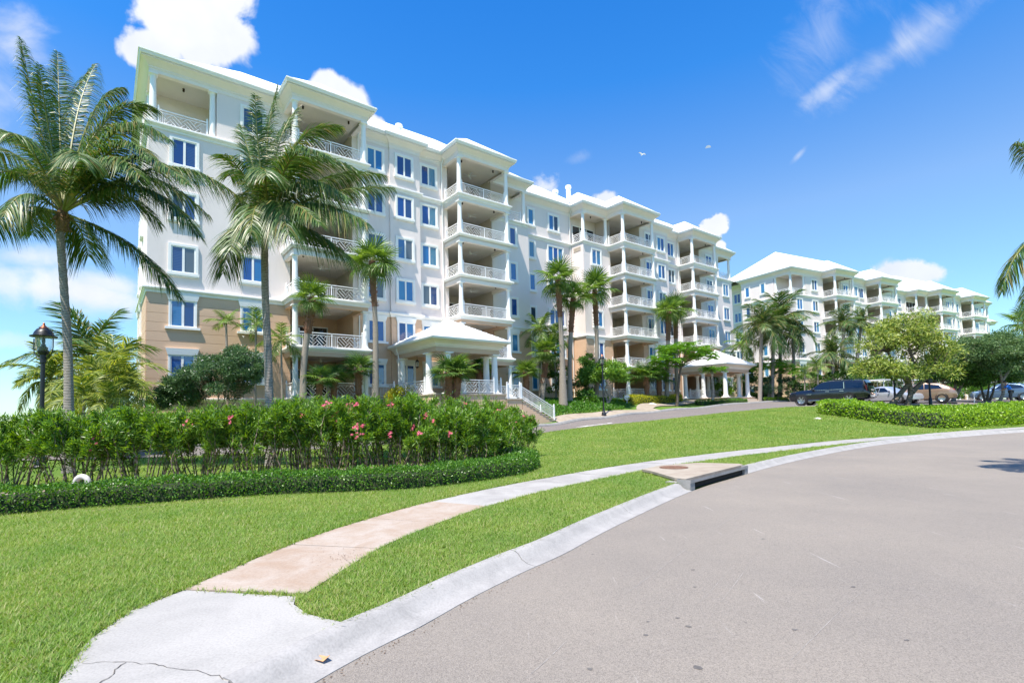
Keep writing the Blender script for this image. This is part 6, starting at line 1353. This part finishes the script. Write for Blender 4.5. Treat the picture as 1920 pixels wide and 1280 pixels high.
# backdrop greenery at the foot of the blocks
def shrub(label, px, py, Y, rad, leaf, n, L=.2, Wd=.06, name='garden_shrub', grp='dark shrubs at the foot of the buildings'):
    nf = {1085:1.2, 1105:.8, 1370:1.5, 1410:3.0, 1100:3.5, 1045:.6, 752:3.0, 1355:1.4}.get(px)
    if nf is not None: Y2 = Yn(px, nf); rad = tuple(q*Y2/Y for q in rad); L *= Y2/Y; Wd *= Y2/Y; Y = Y2
    O = ground_at(px, Y); c = loc(px, py, Y, O); c[2] = max(c[2], rad[2]*.6); cl = crown_points(max(14, int(rad[0]*rad[2]*9)), c, rad, .45, -.9)
    return branch_tree(name, label, 'shrub', O, [[np.array([0,0,-.05]), np.array([.05,0,c[2]*.5]), c*np.array([.5,.5,1])]], cl, leaf, 'twig_bark', .05, n, L, Wd, .4, .25, grp)
for a in (('dark shrub behind the bulging palm base',1085,735,47,(1.2,1,.9),'shrub_leaf',1800),('dark shrub left of the round-leaved tree',1105,690,49,(1.0,1,1.6),'dark_tree_leaf',2200),('dark shrub mass behind the farther pavilion',1370,705,62,(3.2,1.5,2.2),'dark_tree_leaf',5000),('dark shrub between the pavilion and the distant lamp',1410,725,62,(2.2,1.3,1.8),'shrub_leaf',3500),('dark shrub under the largest far palm',1460,728,64,(2.6,1.3,1.6),'shrub_leaf',4000),('dark shrub left above the black car',1520,715,63,(2.6,1.3,1.4),'dark_tree_leaf',3800),('dark shrub right above the black car roof',1590,705,64,(3.0,1.3,1.2),'dark_tree_leaf',4000),('dark shrub behind the yellow-green tree, left side',1640,700,58,(2.6,1.5,1.8),'dark_tree_leaf',4200),('dark shrub behind the yellow-green tree trunk',1710,712,60,(3.4,1.5,1.3),'shrub_leaf',4200),('dark shrub row behind the white marker post',1810,735,56,(4.5,1.2,1.0),'hedge_leaf',4500),('dark shrub beyond the far right trees',1890,728,62,(4.5,1.5,1.6),'dark_tree_leaf',4500),('dark shrub by the stair foot',1100,742,46,(.9,.7,.6),'hedge_leaf',1200),('dark shrub against the wall above the stair rail',1045,715,48,(1.4,.9,1.8),'dark_tree_leaf',2600),('small shrub at the left wall of the pavilion',752,742,30.5,(.9,.6,.45),'gold_hedge_leaf',1400),('leafy shrub in the shade of the farther pavilion',1355,728,58,(1.2,.8,.9),'plumeria_leaf',1600),('dark shrub in the gap beside the farther pavilion roof',1345,668,84,(2.8,1.5,1.5),'dark_tree_leaf',3000)):
    shrub(a[0], a[1], a[2], a[3], a[4], a[5], a[6], .24 if a[3] > 40 else .14, .09 if a[3] > 40 else .05)

# ------------------------------------------------------------------ hedges
def hedge(name, label, path, width, height, leaf, dens, L, Wd, grp=None, zf=None, closed_poly=None, rough=.05, core='twig_bark'):
    """clipped hedge: leaves over the shell of a rounded box that follows a ground path"""
    P = np.array(resample(path, 60)); s = np.concatenate([[0], np.cumsum(np.hypot(*np.diff(P, axis=0).T))]); tot = s[-1]
    O = np.array(G(*P[len(P)//2])); root = thing(name, label, 'hedge', O, 0, grp)
    n = int(dens*tot*(width+2*height)); q = rng.random(n)*tot; x = np.interp(q, s, P[:, 0]); y = np.interp(q, s, P[:, 1])
    T = unit(np.gradient(P, axis=0)); tx = np.interp(q, s, T[:, 0]); ty = np.interp(q, s, T[:, 1]); nx, ny = -ty, tx
    a = rng.random(n)*(width+2*height); off = np.where(a < height, -width/2, np.where(a < height+width, a-height-width/2, width/2)); hz_ = np.where(a < height, a, np.where(a < height+width, height, width+2*height-a))
    e = np.clip((hz_-height*.8)/(height*.2), 0, 1); off = off*np.where(np.abs(off) > width*.49, 1-.10*e, 1)
    end = np.minimum(q, tot-q); shr = np.clip(end/(width*.5), .15, 1)**.5; off = off*shr; hz_ = hz_*np.clip(.75+.25*shr, 0, 1)
    lump = 1+rough*np.sin(q*3.1+off*4)+rough*.8*np.sin(q*7.7+1)
    hz_ = hz_*lump; px = x+nx*off+rng.normal(size=n)*.025; py = y+ny*off+rng.normal(size=n)*.025; pz = gzv(px, py)+hz_+rng.normal(size=n)*.02
    nor = np.stack([nx*np.sign(off)*(hz_ < height*.85), ny*np.sign(off)*(hz_ < height*.85), np.where(hz_ > height*.8, 1., .25)], 1)
    d = unit(nor+rng.normal(size=(n, 3))*.75); depth = rng.random(n)**2*.10
    pos = np.stack([px, py, pz], 1)-unit(nor)*depth[:, None]-O
    link('foliage', leaves(pos, d, L*rng.uniform(.7, 1.2, n), Wd*rng.uniform(.8, 1.2, n), leaf, 'foliage', .15), None, root)
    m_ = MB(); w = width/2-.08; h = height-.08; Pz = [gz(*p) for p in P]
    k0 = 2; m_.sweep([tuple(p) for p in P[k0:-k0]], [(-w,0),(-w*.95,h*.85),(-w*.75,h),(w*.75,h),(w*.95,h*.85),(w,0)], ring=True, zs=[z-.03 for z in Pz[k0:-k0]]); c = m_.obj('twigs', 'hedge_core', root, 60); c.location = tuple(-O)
    return root
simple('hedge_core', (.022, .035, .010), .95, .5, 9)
LOW = smooth_path([(-10.5,7.2),(-8.8,8.1),(-7.3,9.0),(-6.1,9.45),(-4.74,9.98),(-3.22,10.15),(-1.95,10.5),(-.9,11.35),(-.1,12.3),(.3,13.4),(.25,14.6),(-.3,15.6)], 4)
hedge('low_hedge', 'low clipped dark green hedge curving along the front lawn', LOW, .62, .40, 'hedge_leaf', 1500, .048, .026)
RH = smooth_path([(20.2,34.2),(20.9,32.4),(21.6,30.6),(22.6,29.2),(24.4,29.6),(27.5,31.0),(31,32.5),(36,34.8),(42,37.5)], 4)
hedge('clipped_hedge', 'bright green clipped hedge right of the lawn', RH, 2.0, .84, 'bright_hedge_leaf', 330, .13, .062)
def hedgeA(name, label, pts, w, h, leaf, dens, L, Wd, grp='low clipped hedges by the pavilions'): return hedge(name, label, smooth_path([tuple(FA.P(u, n)[:2]) for u, n in pts], 4), w, h, leaf, dens, L, Wd, grp)
hedgeA('golden_hedge', 'golden yellow low hedge along the curved footpath', [(38.4,4.4),(41,3.6),(45,3.2),(49.5,3.0)], .9, .75, 'gold_hedge_leaf', 170, .14, .07)
hedgeA('clipped_low_hedge', 'low green hedge between the young tree and pavilion steps', [(48.5,5.6),(51,6.1),(54,6.75),(56.4,6.95)], 1.0, .5, 'hedge_leaf', 170, .12, .06)
hedgeA('clipped_low_hedge', 'low green hedge right of the pavilion steps', [(60.6,6.9),(63,6.9),(66,7.2)], 1.0, .5, 'bright_hedge_leaf', 150, .12, .06)
hedgeA('clipped_low_hedge', 'green hedge behind the distant lamp', [(60.8,4.8),(64,4.8),(68,5.2)], 1.0, .9, 'hedge_leaf', 150, .12, .06)
# ground cover bed between stairs and golden hedge
def ground_cover():
    n = 15000; u = rng.uniform(26.6, 39.5, n); v = rng.uniform(1.2, 6.2, n); keep = (v < 6.1-np.clip(u-35.5, 0, 9)*.45)
    u, v = u[keep], v[keep]; n = len(u); P = FA.O[None]+FA.u[None]*u[:, None]+FA.n[None]*v[:, None]; z = gzv(P[:, 0], P[:, 1])+.16+.05*np.sin(u*3)*np.sin(v*4)+rng.normal(size=n)*.03
    o = link('ground_cover', leaves(np.stack([P[:, 0], P[:, 1], z], 1), rdir(n, .5), .16*rng.uniform(.7, 1.2, n), .085, 'cover_leaf', 'ground_cover', .1)); tag(o, 'dark green ground cover bed sloping up from the drive to the building', 'ground cover', kind='stuff')
    m_ = MB(); 
ground_cover()

# ------------------------------------------------------------------ oleander hedge: single bushes with open stems
def oleander(label, x, y, h, w, n_st, leaf_n, flowers, lean=0., bare=.42, seed=0):
    O = np.array(G(x, y)); root = thing('oleander_bush', label, 'shrub', O, 0, 'pink oleander bushes of the hedge'); rr = np.random.default_rng(seed+11)
    m_ = MB(); tips = []; S = []
    for i in range(n_st):
        a = rr.uniform(0, 2*pi); b = rr.uniform(.05, .62); r = w*1.3*rr.uniform(.1, 1.0)**.6; top = np.array([cos(a)*r*1.0+lean*.3, sin(a)*r*.85, h*rr.uniform(.80, 1.02)]); p0 = np.array([cos(a)*b, sin(a)*b, -.05]); p1 = p0+np.array([cos(a)*r*.25, sin(a)*r*.25, h*.40])+rr.normal(size=3)*.05
        P = smooth3([p0, p1+rr.normal(size=3)*.08, (p1+top)/2+rr.normal(size=3)*.09, top], 4); m_.tube(list(P), [.016*(1-.7*k/(len(P)-1)) for k in range(len(P))], 5); S.append(P)
        for k in range(3):
            j = rr.integers(len(P)//2-1, len(P)-2); q = P[j]; d = unit(np.array([rr.normal(), rr.normal(), 1.0])); e = q+d*np.array([.30, .30, .34])*rr.uniform(.6, 1.2); e[2] = min(e[2], h*1.0); m_.tube([q, (q+e)/2, e], [.007, .005, .003], 4); S.append(np.array([q, (q+e)/2, e]))
    m_.obj('stems', 'twig_bark', root, 60, fix=False)
    # whorls of narrow leaves along the upper part of every stem
    pos = []; di = []
    while len(pos) < leaf_n:
        P = S[rr.integers(len(S))]; t = rr.random()**.72; j = t*(len(P)-1); i = int(min(j, len(P)-2)); p = P[i]+(P[i+1]-P[i])*(j-i)
        if len(pos) > 2200 and p[2] < h*bare*rr.uniform(.1, 1.75): continue
        if len(pos) <= 2200:
            j = rr.random()*(len(P)-1)*.6; i = int(min(j, len(P)-2)); p = P[i]+(P[i+1]-P[i])*(j-i)
            if p[2] < .12: continue
        ax = unit(P[i+1]-P[i]); r0 = rr.normal(size=3); r0 -= ax*(r0@ax); r0 = unit(r0); r1 = np.cross(ax, r0)
        for k in range(3):
            an = 2.094*k+rr.uniform(-.3, .3); d = ax*rr.uniform(.55, 1.15)+(r0*cos(an)+r1*sin(an))*.85+np.array([0,0,.1]); pos.append(p+rr.normal(size=3)*.045); di.append(d)
    n = len(pos); link('foliage', leaves(np.array(pos), np.array(di),   .122*rng.uniform(.7, 1.2, n), .023*rng.uniform(.8, 1.2, n), 'oleander_leaf', 'foliage', .10, .5), None, root)
    for f in range(flowers):
        P = S[rr.integers(len(S))]; c = P[-1]+np.array([rr.normal()*.08, -abs(rr.normal())*.16-.05, .04-abs(rr.normal())*.12]); k = 30; ctr = np.repeat(c+rr.normal(size=(6, 3))*.045, 5, 0); an = np.tile(np.arange(5)*1.2566, 6); d = np.stack([np.cos(an), np.sin(an)*.6-.3, np.sin(an)*.8+.25], 1)
        link('flower', leaves(ctr, d, .038, .032, 'oleander_flower', 'flower', 0, .6), None, root)
    return root
row = [(-10.9,11.3,1.62,.9,9,'leftmost oleander bush at the picture edge'),(-9.7,11.7,1.64,.85,9,'second oleander bush from the left edge'),(-8.5,12.0,1.68,.8,9,'oleander bush beside the grey bent pipe'),(-7.3,12.2,1.72,.85,10,'oleander bush with a pink cluster right of the bent pipe'),(-6.1,12.4,1.78,.85,10,'oleander bush below the tan building corner'),(-4.95,12.5,1.83,.8,10,'oleander bush below the white-flowered shrub'),(-3.95,12.6,1.86,.75,12,'oleander bush at the second coconut trunk'),(-3.1,12.6,1.84,.75,14,'oleander bush richest in pink flowers at mid hedge'),(-2.25,12.7,1.62,.8,10,'oleander bush left of the open gap near the hedge end'),(-1.45,13.0,1.5,.8,10,'broad oleander bush near the hedge end'),(-.65,13.9,1.42,.72,10,'last front oleander bush leaning over the low hedge end')]
for i, (x, y, h, w, ns, lb) in enumerate(row): oleander(lb, x, y, h*1.0, w, ns+16, 13000, (2,1,2,4,2,3,6,14,3,3,3,1,1,2,2)[i], 0, .30 if i < 8 else .20, i)
row += [(-10.3,11.9,1.6,.8,8,'oleander bush set back between the two leftmost'),(-8.0,12.6,1.7,.8,8,'oleander bush set back behind the bent pipe'),(-5.5,12.9,1.8,.8,8,'oleander bush set back left of the second coconut trunk'),(-1.7,12.4,1.55,.8,8,'low oleander bush in front of the open gap')]
row2 = [(-5.2,14.6,1.95,1.0,'oleander bush behind the hedge, left one of the back row'),(-3.8,15.2,2.0,1.05,'oleander bush behind the hedge, second of the back row'),(-2.3,15.8,2.0,1.1,'oleander bush behind the hedge, middle of the back row'),(-1.5,17.3,1.95,1.1,'oleander bush in the back row below the pavilion'),(-.35,17.9,1.5,.9,'pink flowered oleander bush in the back row near the stairs'),(-.05,16.4,1.28,.75,'oleander bush closing the right end of the hedge'),(-.95,15.3,1.52,.9,'oleander bush filling the middle of the hedge end')]
for i, (x, y, h, w, lb) in enumerate(row2): oleander(lb, x, y, h, w, 24, 9500, (2,4,5,8,16,12,5)[i], 0, .18, 40+i)
# bare soil under the hedges
m_ = MB(); sp = smooth_path([(-11,10.2),(-8.6,9.2),(-6,10.2),(-3.4,10.9),(-1.4,11.6),(-.2,12.9)], 4); sb = offset_path(sp, -3.4)
strip('planting_soil', sb, sp, 'mulch', 4, .03)
m_ = smooth_path([(-10.5,6.75),(-8.6,7.65),(-7.1,8.55),(-6.0,9.0),(-4.8,9.55)], 4); strip('mulch_edge', m_, offset_path(m_, .16), 'mulch', 2, .012)

# ------------------------------------------------------------------ grass: real blades where single blades can be seen
def tuft_mesh(i, nb, h, w, spread):
    r = np.random.default_rng(100+i); segs = []
    for k in range(nb):
        a = r.uniform(0, 2*pi); b = np.array([r.normal()*spread, r.normal()*spread, -.01]); l = h*r.uniform(.6, 1.25); le = r.uniform(.15, .8); d = np.array([cos(a)*le, sin(a)*le, 1.]); d /= np.linalg.norm(d)
        t = np.array([0, .5, 1.]); pts = b+d*(l*t)[:, None]+np.array([cos(a), sin(a), -.35])*(l*.35*t*t)[:, None]; s = np.array([-sin(a), cos(a), 0]); segs.append((pts, s*(w*np.array([.9, .8, .08]))[:, None]*r.uniform(.7, 1.2)))
    me = strips(segs, 'grass_blade', 'grass_tuft%d' % i); return bpy.data.objects.new('grass_tuft', me)
def grass():
    near = [tuft_mesh(i, 12, .056, .0032, .024) for i in range(4)]
    polys = [ROAD_POLY, WALK_POLY, RAMP_POLY, KERB_STRIP, DRIVE_POLY]
    polys.append(offset_path(sp, .05) + offset_path(sp, -3.4)[::-1])
    def pts(x0, x1, y0, y1, dens):
        n = int((x1-x0)*(y1-y0)*dens); return rng.uniform(x0, x1, n), rng.uniform(y0, y1, n)
    def build(name, label, regions, tufts, smin, smax):
        X = []; Y = []; Sz = []
        for (x0, x1, y0, y1, dens, sc) in regions:
            x, y = pts(x0, x1, y0, y1, dens); k = np.abs(x) < y*1.12+1.0; x, y = x[k], y[k]
            bad = np.zeros(len(x), bool)
            for p_ in polys: bad |= inpoly(x, y, p_)
            x, y = x[~bad], y[~bad]; X.append(x); Y.append(y); Sz.append(np.full(len(x), sc))
        x = np.concatenate(X); y = np.concatenate(Y); sc = np.concatenate(Sz)
        me = bpy.data.meshes.new(name); me.vertices.add(len(x)); z = gzv(x, y)
        me.vertices.foreach_set('co', np.stack([x, y, z], 1).astype(np.float32).ravel())
        at_ = me.attributes.new('size', 'FLOAT', 'POINT'); at_.data.foreach_set('value', (sc*rng.uniform(smin, smax, len(x))).astype(np.float32))
        o = bpy.data.objects.new(name, me); COL.objects.link(o); tag(o, label, 'grass', kind='stuff')
        ng = bpy.data.node_groups.new(name+'_nodes', 'GeometryNodeTree'); ng.interface.new_socket('Geometry', in_out='INPUT', socket_type='NodeSocketGeometry'); ng.interface.new_socket('Geometry', in_out='OUTPUT', socket_type='NodeSocketGeometry')
        N = ng.nodes; L = ng.links; gi = N.new('NodeGroupInput'); go = N.new('NodeGroupOutput'); jg = N.new('GeometryNodeJoinGeometry')
        for i, t in enumerate(tufts):
            oi = N.new('GeometryNodeObjectInfo'); oi.inputs['Object'].default_value = t
            ip = N.new('GeometryNodeInstanceOnPoints'); L.new(gi.outputs[0], ip.inputs['Points']); L.new(oi.outputs['Geometry'], ip.inputs['Instance'])
            rv = N.new('FunctionNodeRandomValue'); rv.data_type = 'INT'; rv.inputs[4].default_value = 0; rv.inputs[5].default_value = len(tufts)-1; cm = N.new('FunctionNodeCompare'); cm.data_type = 'INT'; cm.operation = 'EQUAL'; L.new(rv.outputs[2], cm.inputs[2]); cm.inputs[3].default_value = i; L.new(cm.outputs[0], ip.inputs['Selection'])
            rr = N.new('FunctionNodeRandomValue'); rr.data_type = 'FLOAT_VECTOR'; rr.inputs[0].default_value = (-.25, -.25, 0); rr.inputs[1].default_value = (.25, .25, 6.28); L.new(rr.outputs[0], ip.inputs['Rotation'])
            na = N.new('GeometryNodeInputNamedAttribute'); na.data_type = 'FLOAT'; na.inputs[0].default_value = 'size'; L.new(na.outputs[0], ip.inputs['Scale']); L.new(ip.outputs[0], jg.inputs[0])
        L.new(jg.outputs[0], go.inputs[0]); md = o.modifiers.new('grass', 'NODES'); md.node_group = ng
        print(name, len(x)); return o
    build('lawn_grass', 'short bright green lawn grass of the foreground', [(-9,4.2,1.8,6.5,1700,.95),(-11,9,6.5,11,900,1.05),(-12,13,11,17,420,1.25),(-1,20,17,25,170,1.6),(0,32,25,40,70,2.1),(-14,0,17,30,40,2.0)], near, .7, 1.2)
grass()
